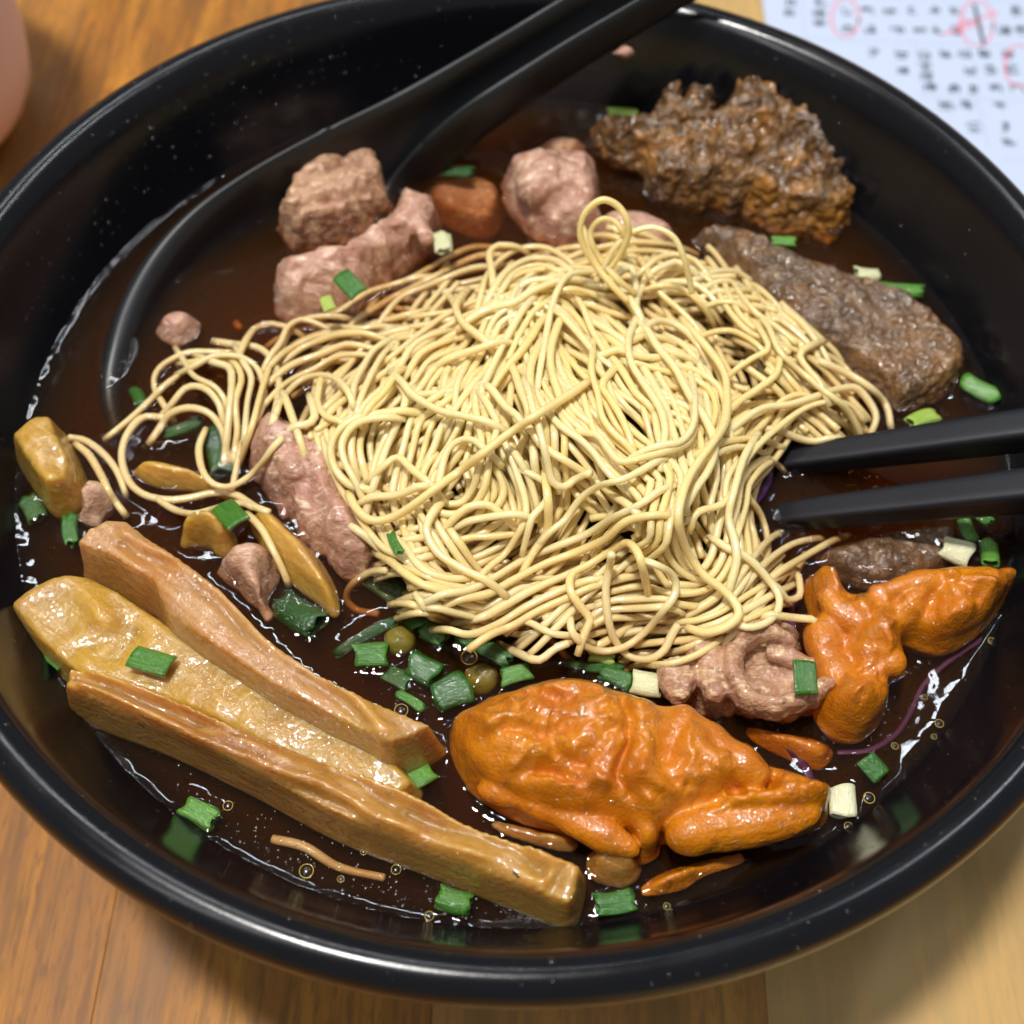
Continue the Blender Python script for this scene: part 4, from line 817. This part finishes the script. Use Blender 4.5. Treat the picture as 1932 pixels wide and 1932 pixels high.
def crs(A):
    Q = np.vstack([2 * A[0] - A[1], A, 2 * A[-1] - A[-2]]); out = []
    for u in tq:
        i = min(int(u), len(A) - 2); t_ = u - i; a_, b_, c_, d_ = Q[i], Q[i + 1], Q[i + 2], Q[i + 3]
        out.append(.5 * (2 * b_ + (c_ - a_) * t_ + (2 * a_ - 5 * b_ + 4 * c_ - d_) * t_ ** 2 + (3 * b_ - a_ - 3 * c_ + d_) * t_ ** 3))
    return np.array(out)
L_, R_, D_ = crs(Ls), crs(Rs), crs(dep[:, None])[:, 0].clip(.0005)
TH = .0048; rings = []
for i in range(len(tq)):
    l, r, d = L_[i], R_[i], D_[i]
    wv = r - l; wl_ = np.linalg.norm(wv); wv = wv / (wl_ + 1e-9); k_ = min(TH * .6, wl_ * .3); l = l + wv * k_; r = r - wv * k_; wl_ -= 2 * k_
    s = np.linspace(0, 1, 21); th = np.pi * s
    prof = np.sin(th) ** .62
    inn = l + wv * (wl_ * (1 - np.cos(th)) / 2)[:, None] - np.array([0, 0, 1]) * (d * prof)[:, None]
    out = l - wv * TH + wv * ((wl_ + 2 * TH) * (1 - np.cos(th)) / 2)[:, None] - np.array([0, 0, 1]) * ((d + TH) * prof)[:, None]
    lipR = r + wv * TH / 2; lipL = l - wv * TH / 2; zz = np.array([0, 0, 1])
    cr_ = [lipR + wv * TH / 2 * math.cos(a) * -1 + zz * .0016 * math.sin(a) for a in (math.pi * .25, math.pi * .5, math.pi * .75)]
    cl_ = [lipL + wv * TH / 2 * math.cos(a) * -1 + zz * .0016 * math.sin(a) for a in (math.pi * .25, math.pi * .5, math.pi * .75)]
    rings.append(np.vstack([inn, cr_, out[::-1], cl_]))
rings = np.array(rings); n_, m_ = rings.shape[:2]
spoon = bpy.data.objects.new('spoon', None); col.objects.link(spoon); spoon.location = Vector(rings[60].mean(0).tolist())
tag(spoon, 'black soup spoon sunk in the broth with its handle over the rim', 'spoon')
CUT = 33
for nm, rg, cap in (('handle', rings[:CUT + 1], 0), ('scoop', rings[CUT:], -1)):
    V = rg.reshape(-1, 3); F = grid_faces(len(rg), m_, True); j = np.arange(m_); j2 = (j + 1) % m_; e = (len(rg) - 1) * m_
    V = np.vstack([V, rg[cap].mean(0)])
    F3 = np.c_[np.full(m_, len(V) - 1), j2, j] if cap == 0 else np.c_[np.full(m_, len(V) - 1), e + j, e + j2]
    mesh_np(nm, V, [F, F3], M['spoon'], spoon); stamp(V, False)

# ------------------------------------------------------------------ chopsticks
def stick(p0, p1, w0, w1, ext, label):
    d = p1 - p0; end = p0 + d * ext; p0 = p0 - d * .10
    n = 40; P = p0 + (end - p0) * np.linspace(0, 1, n)[:, None]
    T = (end - p0) / np.linalg.norm(end - p0); S = np.cross(T, [0, 0, 1.]); S /= np.linalg.norm(S); U = np.cross(S, T)
    a = np.linspace(0, 2 * np.pi, 32, endpoint=False) 
    ca, sa = np.cos(a), np.sin(a); q = 7.0
    rad = (np.abs(ca) ** q + np.abs(sa) ** q) ** (-1 / q)
    wv = np.interp(np.linspace(0, 1, n), [0, .012, .03, 1], [w0 * .55, w0 * .86, w0, w1]) / 2
    V = (P[:, None] + wv[:, None, None] * (rad * ca)[None, :, None] * S + wv[:, None, None] * (rad * sa)[None, :, None] * U).reshape(-1, 3)
    F = grid_faces(n, 32, True); V = np.vstack([V, P[0], P[-1]]); j = np.arange(32); j2 = (j + 1) % 32; e = (n - 1) * 32
    F3 = np.vstack([np.c_[np.full(32, len(V) - 2), j2, j], np.c_[np.full(32, len(V) - 1), e + j, e + j2]])
    o = mesh_np('chopstick', V, [F[:, ::-1], F3[:, ::-1]], M['stick']); tag(o, label, 'chopstick', 'pair of black chopsticks')
    P2 = np.vstack([V[k:-2] for k in (0,)]); stamp(P2, False)
zt = .0725
stick(at(1478, 872, ZS - .0012), at(1932, 812, zt), .0044, .0098, 3.2, 'black chopstick nearer the flat gluten slab')
stick(at(1486, 974, ZS - .0012), at(1932, 926, zt), .0044, .0098, 3.2, 'black chopstick nearer the twisted orange bean curd skin')

# ------------------------------------------------------------------ scallions, peas, cabbage
def scallion(cx, cy, ang, L, wd, kind, tone, label, zoff=None, group='chopped scallions'):
    """tube: hollow ring piece; leaf: slit piece opened into a bent sheet"""
    z = ZS + .001
    for _ in range(3):
        c = at(cx, cy, z); s = mpp(c)
        if zoff is None:
            a_, b_ = cell(np.array([c[0]]))[0], cell(np.array([c[1]]))[0]
            k = HM[a_ - 4:a_ + 5, b_ - 4:b_ + 5]; z = max(np.percentile(k, 93), ZS - .0008) + wd * s * (.30 if kind == 'tube' else .12) + .0014
        else: z = ZS + zoff
    a = math.radians(ang); e1 = at(cx + math.cos(a) * 20, cy + math.sin(a) * 20, z) - c; e1 /= np.linalg.norm(e1)
    e2 = np.cross([0, 0, 1], e1); e3 = np.array([0, 0, 1.])
    tilt = RNG.uniform(-.18, .18); e1t = e1 * math.cos(tilt) + e3 * math.sin(tilt); e3t = e3 * math.cos(tilt) - e1 * math.sin(tilt)
    Lm, R = L * s * .95, wd * s * .45
    fl = RNG.uniform(.42, .8); nL = 9; K = 24; bd = RNG.uniform(-.06, .06); r0, r1 = RNG.uniform(.85, 1.12, 2); ph_ = RNG.uniform(0, 6.28); wl2 = RNG.integers(2, 5)
    t_ = .00045 if tone != 'sc_white' else .0007
    verts, uv = [], []
    sk0, sk1 = RNG.uniform(-.35, .35, 2)
    def ring(x, ro):
        for k in range(K):
            th = 2 * math.pi * k / K
            u, v = math.cos(th) * ro, math.sin(th) * ro * fl
            f_ = x / Lm + .5; g_ = (r0 + (r1 - r0) * f_) * (1 + .07 * math.sin(wl2 * th + ph_ + 2 * f_)); u *= g_; v *= g_
            xx = x + (sk0 if x < 0 else sk1) * u * .5 * abs(x) / (Lm / 2) + .05 * Lm * math.sin(wl2 * th + ph_) * (2 * f_ - 1)
            yield c + e1t * xx + e2 * (u + bd * Lm * ((2 * f_ - 1) ** 2 - .4)) + e3t * v, (xx * 60, th / 6.28)
    if kind == 'tube':
        xs = np.linspace(-Lm / 2, Lm / 2, nL)
        for ro, xx_ in ((R, xs), (max(R - t_, R * .3), xs[::-1])):
            for x in xx_:
                for p, q in ring(x, ro * (1 + .03 * math.sin(x * 900))): verts.append(p); uv.append(q)
        F = grid_faces(2 * nL, K, True)
        last = (2 * nL - 1) * K; k = np.arange(K); k2 = (k + 1) % K
        F = np.vstack([F, np.c_[last + k, last + k2, k2, k]])
    else:
        xs = np.linspace(-Lm / 2, Lm / 2, nL); th = np.linspace(-1, 1, 13); bend = RNG.uniform(.5, 1.1)
        for side in (0, 1):
            for x in xs:
                for b in th:
                    sgn = b * bend; u = R * math.sin(sgn) / math.sin(bend); v = R * (math.cos(sgn) - math.cos(bend)) / math.sin(bend) * .8 - side * .0006
                    xx = x + (sk0 if x < 0 else sk1) * u * .6 * abs(x) / (Lm / 2)
                    verts.append(c + e1t * xx + e2 * u + e3t * v); uv.append((xx * 60, b * .3))
        m = 13; F = [grid_faces(nL, m), grid_faces(nL, m, off=nL * m)[:, ::-1]]
        o2 = nL * m
        ed = [(i, i + 1) for i in range(m - 1)] + [(i * m + m - 1, (i + 1) * m + m - 1) for i in range(nL - 1)] + [((nL - 1) * m + i + 1, (nL - 1) * m + i) for i in range(m - 2, -1, -1)] + [((i + 1) * m, i * m) for i in range(nL - 2, -1, -1)]
        F.append(np.array([(b_, a_, a_ + o2, b_ + o2) for a_, b_ in ed])); F = np.vstack(F)
    V = np.array(verts); stamp(V, False)
    o = mesh_np('scallion', V, [F], M[tone], uv=np.array(uv)); tag(o, label, 'scallion', group)
CL = 'dark green scallion piece floating among the clustered scallions below the noodle heap'
for a in [
 (660, 535, 45, 62, 42, 'leaf', 'sc_mid', 'green scallion piece on the thick pink pork slice', .0092), (618, 572, 70, 40, 26, 'leaf', 'sc_lime', 'lime scallion sliver on the thick pink pork slice', .0085),
 (435, 970, 50, 72, 52, 'leaf', 'sc_mid', 'glossy green scallion piece beside the olive bamboo tip', None), (285, 1247, 15, 78, 48, 'leaf', 'sc_mid', 'wet green scallion piece on the pointed yellow bamboo shoot', None),
 (133, 1000, 86, 62, 32, 'tube', 'sc_mid', 'upright green scallion tube beside the stubby bamboo chunk', .0005), (565, 1160, 35, 98, 66, 'tube', 'sc_dark', 'wide dark scallion tube under the bamboo crescent tip', -.0008),
 (700, 1235, -6, 64, 48, 'tube', 'sc_mid', 'bright ribbed scallion tube beside the olive pea', .0006), (690, 1200, -26, 130, 24, 'tube', 'sc_dark', 'long thin dark scallion strip above the bright ribbed tube', -.0006),
 (780, 1165, 55, 62, 46, 'tube', 'sc_dark', CL, -.0008), (820, 1195, 25, 52, 42, 'tube', 'sc_mid', 'short green scallion ring touching the lower noodles', .0002), (915, 1222, 30, 112, 38, 'tube', 'sc_dark', 'long wet scallion tube under the lower noodles', .0004),
 (800, 1262, 30, 62, 54, 'tube', 'sc_dark', CL, -.0004), (852, 1305, -22, 70, 72, 'tube', 'sc_dark', 'fat dark scallion tube touching the big orange bundle', .0006), (750, 1280, 30, 52, 40, 'tube', 'sc_dark', CL, -.0012), (775, 1322, 32, 60, 20, 'tube', 'sc_mid', 'thin scallion sliver along the tan bamboo shoot', .0006),
 (973, 1272, -12, 56, 40, 'tube', 'sc_mid', 'green scallion ring behind the big orange bundle', .0006), (785, 1470, -32, 70, 42, 'tube', 'sc_mid', 'green scallion tube between bamboo shoot end and orange bundle', .0006), (1163, 1277, 20, 62, 38, 'tube', 'sc_dark', 'dark scallion tube beside the white and lime scallion ring', .0003),
 (1220, 1290, 12, 56, 50, 'tube', 'sc_white', 'white and lime scallion ring beside curled pork', .0014), (1135, 1240, 10, 48, 24, 'tube', 'sc_lime', 'lime scallion sliver under the looped noodle', .0002), (1520, 1278, 84, 66, 46, 'leaf', 'sc_mid', 'flat green scallion piece on the curled pork', None),
 (1648, 1447, 45, 46, 46, 'leaf', 'sc_mid', 'diamond shaped green scallion piece beside purple cabbage', .0004), (1590, 1512, 86, 56, 56, 'tube', 'sc_white', 'white scallion ring at the end of the big orange bundle', .001), (378, 1535, 30, 66, 46, 'tube', 'sc_mid', 'green scallion tube between bowl wall and long ribbed bamboo', -.0003),
 (857, 1700, 15, 62, 46, 'tube', 'sc_mid', 'green scallion tube beneath the squared bamboo end', .0005), (1160, 1703, -10, 72, 50, 'tube', 'sc_mid', 'open green scallion tube beside the coiled brownish roll', .0008), (100, 1238, 42, 66, 30, 'leaf', 'sc_mid', 'green scallion strip along the pointed bamboo shoot edge', .0012),
 (62, 960, 60, 50, 40, 'tube', 'sc_dark', 'dark scallion ring by the wall below the stubby bamboo chunk', -.0008), (262, 752, 70, 44, 30, 'tube', 'sc_dark', 'dark scallion bit under the spoon edge', -.001), (412, 852, 70, 104, 50, 'tube', 'sc_dark', 'dark scallion tube inside the U-shaped noodle curl', -.0012),
 (345, 808, -15, 72, 30, 'tube', 'sc_dark', 'dark scallion sliver beneath the left noodle curls', -.001), (745, 1025, 66, 52, 22, 'tube', 'sc_mid', 'thin green scallion sliver on the noodles beside the pork strip', None), (845, 325, 5, 96, 28, 'tube', 'sc_dark', 'dark scallion strip between spoon handle and pork lump', -.0006),
 (1175, 210, 0, 58, 22, 'leaf', 'sc_lime', 'lime scallion sliver on the ragged gluten', None), (1478, 456, 8, 44, 26, 'tube', 'sc_mid', 'bright scallion ring between the two large gluten pieces', .0008), (1700, 546, 10, 76, 28, 'tube', 'sc_mid', 'green scallion tube behind the flat gluten slab', .001),
 (1850, 735, 30, 72, 46, 'tube', 'sc_mid', 'wet green scallion tube beside the flat gluten slab end', .0006), (1740, 790, -20, 58, 36, 'tube', 'sc_lime', 'pale scallion piece above the chopsticks', .0), (1636, 520, 0, 42, 36, 'tube', 'sc_white', 'white scallion bit behind the flat gluten slab', .0012),
 (1826, 1000, 60, 46, 28, 'tube', 'sc_mid', 'small green scallion ring below the lower chopstick', .0), (1852, 974, 40, 40, 26, 'tube', 'sc_mid', 'green scallion bit touching the lower chopstick', .0004), (1868, 1044, 86, 50, 40, 'tube', 'sc_mid', 'green scallion tube beside the white scallion ring and bowl wall', .0002), (1802, 1040, 20, 54, 52, 'tube', 'sc_white', 'white scallion ring above the orange arm of bean curd skin', .0),
 (1205, 507, 20, 60, 40, 'tube', 'sc_dark', 'dark scallion bit behind the upright noodle loop', .002), (835, 458, 80, 46, 42, 'tube', 'sc_white', 'white scallion ring at the end of the thick pink pork slice', .004), (740, 1108, 30, 110, 64, 'tube', 'sc_dark', 'large dark scallion tube sunk inside the hooked noodle', -.003),
 (1415, 1122, 60, 62, 52, 'tube', 'sc_lime', 'pale ribbed scallion piece between noodles and hooked strand', .0008), (1250, 1206, 20, 62, 50, 'tube', 'sc_dark', 'dark scallion ring inside the looped noodle', -.001), (1120, 1258, 8, 110, 22, 'tube', 'sc_dark', 'thin dark scallion strip behind the big orange bundle', -.0006)]:
    scallion(*a)
def pea(cx, cy, dz, r, label):
    c = at(cx, cy, ZS + dz); V = []
    for i in range(13):
        for j in range(24):
            th, ph = math.pi * i / 12, 2 * math.pi * j / 24
            k = r * (1 - .10 * math.exp(-((math.sin(th) * math.sin(ph)) / .18) ** 2) * (math.cos(th) > 0) + .03 * math.sin(3 * ph + th * 4))
            V.append(c + k * np.array([math.sin(th) * math.cos(ph) * 1.08, math.sin(th) * math.sin(ph), math.cos(th) * .95]))
    stamp(np.array(V), False)
    tag(mesh_np('pea', V, [grid_faces(13, 24, True)], M['pea']), label, 'pea', 'peas in the broth')
pea(755, 1210, -.001, .0026, 'olive green pea beside the bright ribbed scallion tube')
pea(908, 1282, -.0026, .0028, 'dark sunken pea behind the big orange bundle')
for path, dz, r, label in [
    ([(1880, 1190), (1800, 1240), (1745, 1290), (1720, 1340), (1690, 1385), (1640, 1415), (1580, 1420)], -.0026, .00045, 'long purple cabbage strand around the twisted orange bean curd skin'),
    ([(1410, 960), (1432, 935), (1448, 905), (1452, 880)], .0010, .0008, 'purple cabbage sliver at the chopstick tips'),
    ([(1480, 1395), (1500, 1420), (1520, 1450), (1530, 1475)], -.0026, .0008, 'purple cabbage shred behind the big orange bundle'),
    ([(1500, 1110), (1490, 1150), (1495, 1190)], -.001, .0009, 'purple cabbage shred beside the hooked noodle')]:
    q = spline(path, 40); W = at(q[:, 0], q[:, 1], ZS + dz + .0004 * np.sin(np.linspace(0, 9, 40)))
    o, V = tube('cabbage_shred', W, r, M['purple'], flat=.28, seed=hash(label) % 50); stamp(V, False)
    tag(o, label, 'cabbage', 'purple cabbage shreds')

# ------------------------------------------------------------------ the broth, with the liquid climbing at everything that breaks it
step = 1
D = np.where(MEN, 0.0, 40.0)
RB = rin(ZS + .0006)
D = np.minimum(D, np.clip((RB - np.hypot(GX, GY)) / CELL, 0, 40))
for _ in range(14):
    for sx, sy, wt in ((1, 0, 1), (-1, 0, 1), (0, 1, 1), (0, -1, 1), (1, 1, 1.414), (1, -1, 1.414), (-1, 1, 1.414), (-1, -1, 1.414)):
        D = np.minimum(D, np.roll(np.roll(D, sx, 0), sy, 1) + wt)
SZ = ZS + .0005 * np.exp(-D * CELL / .0011) + .00010 * fbm(GX, GY, .006, 3, 301)
R2 = np.hypot(GX, GY); ok = R2 < RB + .0008
vid = -np.ones((HN, HN), int); vi, vj = np.nonzero(ok); vid[vi, vj] = np.arange(len(vi))
kp = ok[:-1, :-1] & ok[1:, :-1] & ok[1:, 1:] & ok[:-1, 1:]
ki, kj = np.nonzero(kp)
V = np.c_[GX[vi, vj], GY[vi, vj], SZ[vi, vj]]
F = np.c_[vid[ki, kj], vid[ki + 1, kj], vid[ki + 1, kj + 1], vid[ki, kj + 1]]
used = np.zeros(len(V), bool); used[F.ravel()] = True
# the underside follows the bowl, inside its wall
inz = lambda r: np.interp(r, inner[:, 0], inner[:, 1])
Vb = V.copy(); Vb[:, 2] = np.minimum(inz(np.minimum(R2[vi, vj], RB)) - .0010, V[:, 2] - .0004)
F2 = F[:, ::-1] + len(V)
cnt = {}
E_ = np.vstack([F[:, [0, 1]], F[:, [1, 2]], F[:, [2, 3]], F[:, [3, 0]]])
key = E_.min(1).astype(np.int64) * 10 ** 6 + E_.max(1); u_, inv, c_ = np.unique(key, return_inverse=True, return_counts=True)
be = E_[c_[inv] == 1]
F4 = np.c_[be[:, 1], be[:, 0], be[:, 0] + len(V), be[:, 1] + len(V)]
broth = mesh_np('broth', np.vstack([V, Vb]), [F, F2, F4], M['broth'])
tag(broth, 'dark brown soy broth filling the black bowl', 'broth')
def surf(x, y): return SZ[cell(x), cell(y)]

# oil droplets on the broth and water beads on the bowl
def domes(name, C, Rr, H, nrm, mat, seg=12):
    Vs, Fs, o = [], [], 0
    for c, r, h, n in zip(C, Rr, H, nrm):
        n = n / np.linalg.norm(n); a = np.cross(n, [.3, .9, .1]); a /= np.linalg.norm(a); b = np.cross(n, a)
        ang = np.linspace(0, 2 * np.pi, seg, endpoint=False)
        rows = []
        for t_ in (0, .35, .65, .88):
            rr_ = r * math.cos(t_ * math.pi / 2); hh = h * math.sin(t_ * math.pi / 2)
            rows.append(c + rr_ * (np.cos(ang)[:, None] * a + np.sin(ang)[:, None] * b) + n * hh)
        Vs.append(np.vstack(rows + [c + n * h]))
        f = grid_faces(4, seg, True, off=o)
        top = np.array([(o + 3 * seg + k, o + 3 * seg + (k + 1) % seg, o + 4 * seg) for k in range(seg)])
        Fs.append((f, top)); o += 4 * seg + 1
    return mesh_np(name, np.vstack(Vs), [np.vstack([f[0] for f in Fs]), np.vstack([f[1] for f in Fs])], mat)
C, Rr = [], []
big = [(885, 1240, 24), (818, 1255, 13), (757, 1340, 20), (713, 1470, 16), (578, 1643, 20), (548, 1620, 7), (640, 1635, 10), (747, 1640, 14), (810, 1728, 13), (665, 1160, 8), (1070, 1215, 9), (1172, 1245, 9), (1250, 1240, 9), (530, 1585, 8), (1640, 1505, 16), (1600, 1560, 12), (1772, 1365, 12), (1762, 1390, 8), (1870, 1210, 10), (1745, 1315, 8), (1258, 1710, 10), (430, 1520, 14), (690, 1675, 7), (1000, 1535, 8), (178, 1010, 12), (1050, 1190, 12), (1380, 1010, 7), (945, 1340, 7)]
for x, y, r in big: c = at(x, y, ZS + .0002); C.append(c); Rr.append(r * .62 * mpp(c))
while len(C) < 260:
    if RNG.random() < .7:
        x = RNG.uniform(300, 1250)
        y = 1500 + .36 * (x - 300) + RNG.normal(30, 45)
    else: x, y = RNG.normal(1720, 90), RNG.normal(1400, 130)
    c = at(x, y, ZS + .0002)
    a_, b_ = cell(c[:1])[0], cell(c[1:2])[0]
    if np.hypot(c[0], c[1]) > RB - .001 or HM[a_, b_] > ZS - .0005: continue
    C.append(c); Rr.append(abs(RNG.normal(0, .00016)) + .00010)
C = np.array(C); C[:, 2] = surf(C[:, 0], C[:, 1]) + .00005
od = domes('oil_droplets', C, Rr, np.array(Rr) * .4, np.tile([0, 0, 1.], (len(C), 1)), M['oil'], 16)
tag(od, 'clear yellowish oil droplets floating on the broth', 'oil', kind='stuff')
# the thick yellow edge of each droplet
Vs, Fs = [], []
for q, (c, r) in enumerate([cr for cr in zip(C, Rr) if cr[1] > .00045]):
    rr_ = max(.00003, min(.00006, r * .07)); a = np.linspace(0, 2 * np.pi, 20, endpoint=False); b = np.linspace(0, 2 * np.pi, 5, endpoint=False)
    ring = np.stack([(r + rr_ * np.cos(b)[None]) * np.cos(a)[:, None], (r + rr_ * np.cos(b)[None]) * np.sin(a)[:, None], np.broadcast_to(rr_ * .6 * np.sin(b)[None], (20, 5))], -1)
    Vs.append((c + ring).reshape(-1, 3))
    i, j = np.meshgrid(np.arange(20), np.arange(5), indexing='ij'); i2, j2 = (i + 1) % 20, (j + 1) % 5
    Fs.append(np.stack([i * 5 + j, i2 * 5 + j, i2 * 5 + j2, i * 5 + j2], -1).reshape(-1, 4) + q * 100)
tag(mesh_np('oil_rims', np.vstack(Vs), [np.vstack(Fs)], M['oil_ring'], parent=od), kind='stuff')
C, Rr, Nn = [], [], []
while len(C) < 560:
    th = RNG.uniform(0, 2 * np.pi); z = RNG.uniform(ZS + .003, ZR - .0005)
    if RNG.random() < .3: th = RNG.normal(2.4, .4)
    s = int(np.argmin(np.abs(inner[:, 1] - z))); r = inner[s, 0]; d = inner[min(s + 1, len(inner) - 1)] - inner[s - 1]
    n2 = np.array([-d[1], d[0]]) / np.linalg.norm(d)
    C.append((r * math.cos(th), r * math.sin(th), inner[s, 1])); Nn.append((n2[0] * math.cos(th), n2[0] * math.sin(th), n2[1])); Rr.append(abs(RNG.normal(0, .00017)) + .00008)
for _ in range(240):
    th = RNG.uniform(0, 2 * np.pi); f = RNG.normal(0, .8); C.append(((.1016 + .0034 * math.sin(f)) * math.cos(th), (.1016 + .0034 * math.sin(f)) * math.sin(th), ZR - .0036 * (1 - math.cos(f)) - .00005))
    Nn.append((math.sin(f) * math.cos(th), math.sin(f) * math.sin(th), math.cos(f))); Rr.append(abs(RNG.normal(0, .0002)) + .0001)
tag(domes('water_beads', np.array(C), Rr, np.array(Rr) * .45, np.array(Nn), M['water'], 8), 'tiny water beads on the wall and rim of the bowl', 'water', kind='stuff')

# droplets of broth that stand on the toppings
dg = bpy.context.evaluated_depsgraph_get(); dg.update()
C, Rr, Nn = [], [], []
for ob in TOPS:
    ev = ob.evaluated_get(dg); bb = np.array([v for v in ob.bound_box]); lo, hi = bb.min(0), bb.max(0)
    dens = {'fried_gluten': 1.5e6, 'bean_curd_skin': .75e6, 'pork_slice': .8e6}.get(ob.name.split('.')[0], .26e6)
    for _ in range(int((hi[0] - lo[0]) * (hi[1] - lo[1]) * dens)):
        x, y = RNG.uniform(lo[0], hi[0]), RNG.uniform(lo[1], hi[1])
        if vnoise(np.array([x / .006]), np.array([y / .006]), 77)[0] < RNG.uniform(-.9, .5): continue
        hit, p, n, _i = ev.ray_cast(Vector((x, y, hi[2] + .01)), Vector((0, 0, -1)))
        wz = ob.location.z
        if not hit or p.z + wz < ZS + .0008 or n.z < .35: continue
        C.append(np.array(p) + np.array(ob.location)); Nn.append(np.array(n) + np.array([0, 0, .2])); Rr.append(RNG.uniform(.0002, .00045) if RNG.random() < .7 else RNG.uniform(.00045, .0008))
C = np.array(C) - np.array([0, 0, .00003])
tag(domes('broth_beads', C, Rr, np.array(Rr) * RNG.uniform(.14, .34, len(Rr)), np.array(Nn), M['water'], 10), 'tiny glistening broth droplets standing on the toppings', 'broth droplets', kind='stuff')
print('beads', len(C))

# ------------------------------------------------------------------ order sheet and cup on the table
o0 = at(1437, -2, 0); e1 = at(1924, 87, 0) - at(1519, 75, 0); e1 /= np.linalg.norm(e1); e2 = np.array([-e1[1], e1[0], 0])
PT = .0006
def sheet(name, poly, z0, z1, mat, parent=None):
    n = len(poly); V = [tuple(p[:2]) + (z1,) for p in poly] + [tuple(p[:2]) + (z0,) for p in poly]
    me_f = [np.array([list(range(n))]), np.array([list(range(2 * n - 1, n - 1, -1))]), np.array([(i, n + i, n + (i + 1) % n, (i + 1) % n) for i in range(n)])]
    return mesh_np(name, V, me_f, mat, parent, smooth=False, base=(o0[0], o0[1], z0))
c1 = o0 + e1 * .20; tl = o0 + e2 * .09; tr_ = c1 + e2 * .09; bl = o0 - e2 * .12; br = c1 - e2 * .12
paper = sheet('order_sheet', [bl, br, tr_, tl], .0002, PT, M['paper'])
tag(paper, 'white printed order sheet marked with red and black pen on the table', 'paper')
def stroke_mesh(name, segs, wd, mat, z):
    V, F = [], []
    for p, q in segs:
        p, q = np.asarray(p)[:2], np.asarray(q)[:2]; d = q - p; L = np.linalg.norm(d); d = d / (L + 1e-9); n = np.array([-d[1], d[0]]) * wd / 2
        k = len(V); V += [(*(p - n), z), (*(q - n), z), (*(q + n), z), (*(p + n), z)]; F.append((k, k + 1, k + 2, k + 3))
    return mesh_np(name, V, [np.array(F)], mat, paper, smooth=False, base=(o0[0], o0[1], z))
Z10 = lambda x, y: at(1431 + .2593 * x, .2593 * y, PT)
rows = [(80, [630, 790, 960, 1130, 1280, 1430, 1880]), (220, [650, 820, 1010, 1170, 1310, 1450, 1780, 1910]), (390, [850, 1040, 1360, 1500, 1650, 1810]), (510, [1060, 1540, 1680, 1850]), (645, [1420, 1560, 1720, 1880]), (765, [1370, 1520, 1760]), (925, [1570, 1790]), (1045, [1820])]
vert = [(230, 20), (230, 90), (450, 20), (450, 90), (455, 170), (1205, 400), (1215, 480), (1230, 560), (1255, 640), (210, -60), (440, -60)]
cells = [Z10(x, y) for y, xs in rows for x in xs] + [Z10(x, y) for x, y in vert]
segs = []
for c in cells:
    h = .0021; r_ = random.Random(int(c[0] * 1e6))
    for k in range(r_.randint(4, 6)):
        v_ = r_.uniform(-h, h); a_, b_ = sorted((r_.uniform(-h, 0), r_.uniform(0, h))); segs.append((c + e1 * a_ + e2 * v_, c + e1 * b_ + e2 * v_))
    for k in range(r_.randint(3, 4)):
        u_ = r_.uniform(-h, h); a_, b_ = sorted((r_.uniform(-h, 0), r_.uniform(0, h))); segs.append((c + e1 * u_ + e2 * a_, c + e1 * u_ + e2 * b_))
stroke_mesh('print', segs, .00050, M['print'], PT + .00004)
ln = [((330, 285), (1932, 340)), ((1180, 700), (1932, 735)), ((310, -40), (345, 300)), ((1130, 310), (1210, 700)), ((1590, 720), (1680, 1080)), ((1780, 1160), (1932, 1166)), ((40, -30), (1932, 10))]
stroke_mesh('ruled_lines', [(Z10(*a), Z10(*b)) for a, b in ln], .00022, M['rule'], PT + .00002)
def ringpen(name, cx, cy, rx, ry, mat):
    pts = [Z10(cx + rx * math.cos(a), cy + ry * math.sin(a)) for a in np.linspace(0, 6.6, 40)]
    stroke_mesh(name, list(zip(pts[:-1], pts[1:])), .0006, mat, PT + .00006)
ringpen('pen_circle', 630, 130, 100, 140, M['red']); ringpen('pen_circle', 1590, 170, 120, 165, M['red']); ringpen('pen_circle', 1900, 480, 110, 150, M['red'])
stroke_mesh('pen_slash', [(Z10(1440, 190), Z10(1740, 90)), (Z10(1480, 140), Z10(1640, 200)), (Z10(1340, 250), Z10(1560, 190))], .0008, M['red'], PT + .00007)
stroke_mesh('pen_slash', [(Z10(1570, 30), Z10(1600, 170)), (Z10(1600, 170), Z10(1640, 330))], .0010, M['ink'], PT + .00008)

pc = at(58, 90, .012); CR = .040
cup = lathe('cup', [(1e-5, .0), (.018, .0), (.021, .001), (.030, .005), (.036, .010), (.0395, .017), (.041, .026), (.0425, .060), (.044, .095), (.0443, .0965), (.0436, .0972), (.0428, .0965), (.0412, .060), (.0395, .026), (.035, .012), (.02, .005), (1e-5, .004)], 96, M['pink'], cx=pc[0] - .0335, cy_=pc[1] - .024)
tag(cup, 'pale pink cup with rounded base standing on the table', 'cup')
print('noodles', count, 'tris', sum(len(o.data.polygons) for o in col.objects if o.type == 'MESH') * 2)
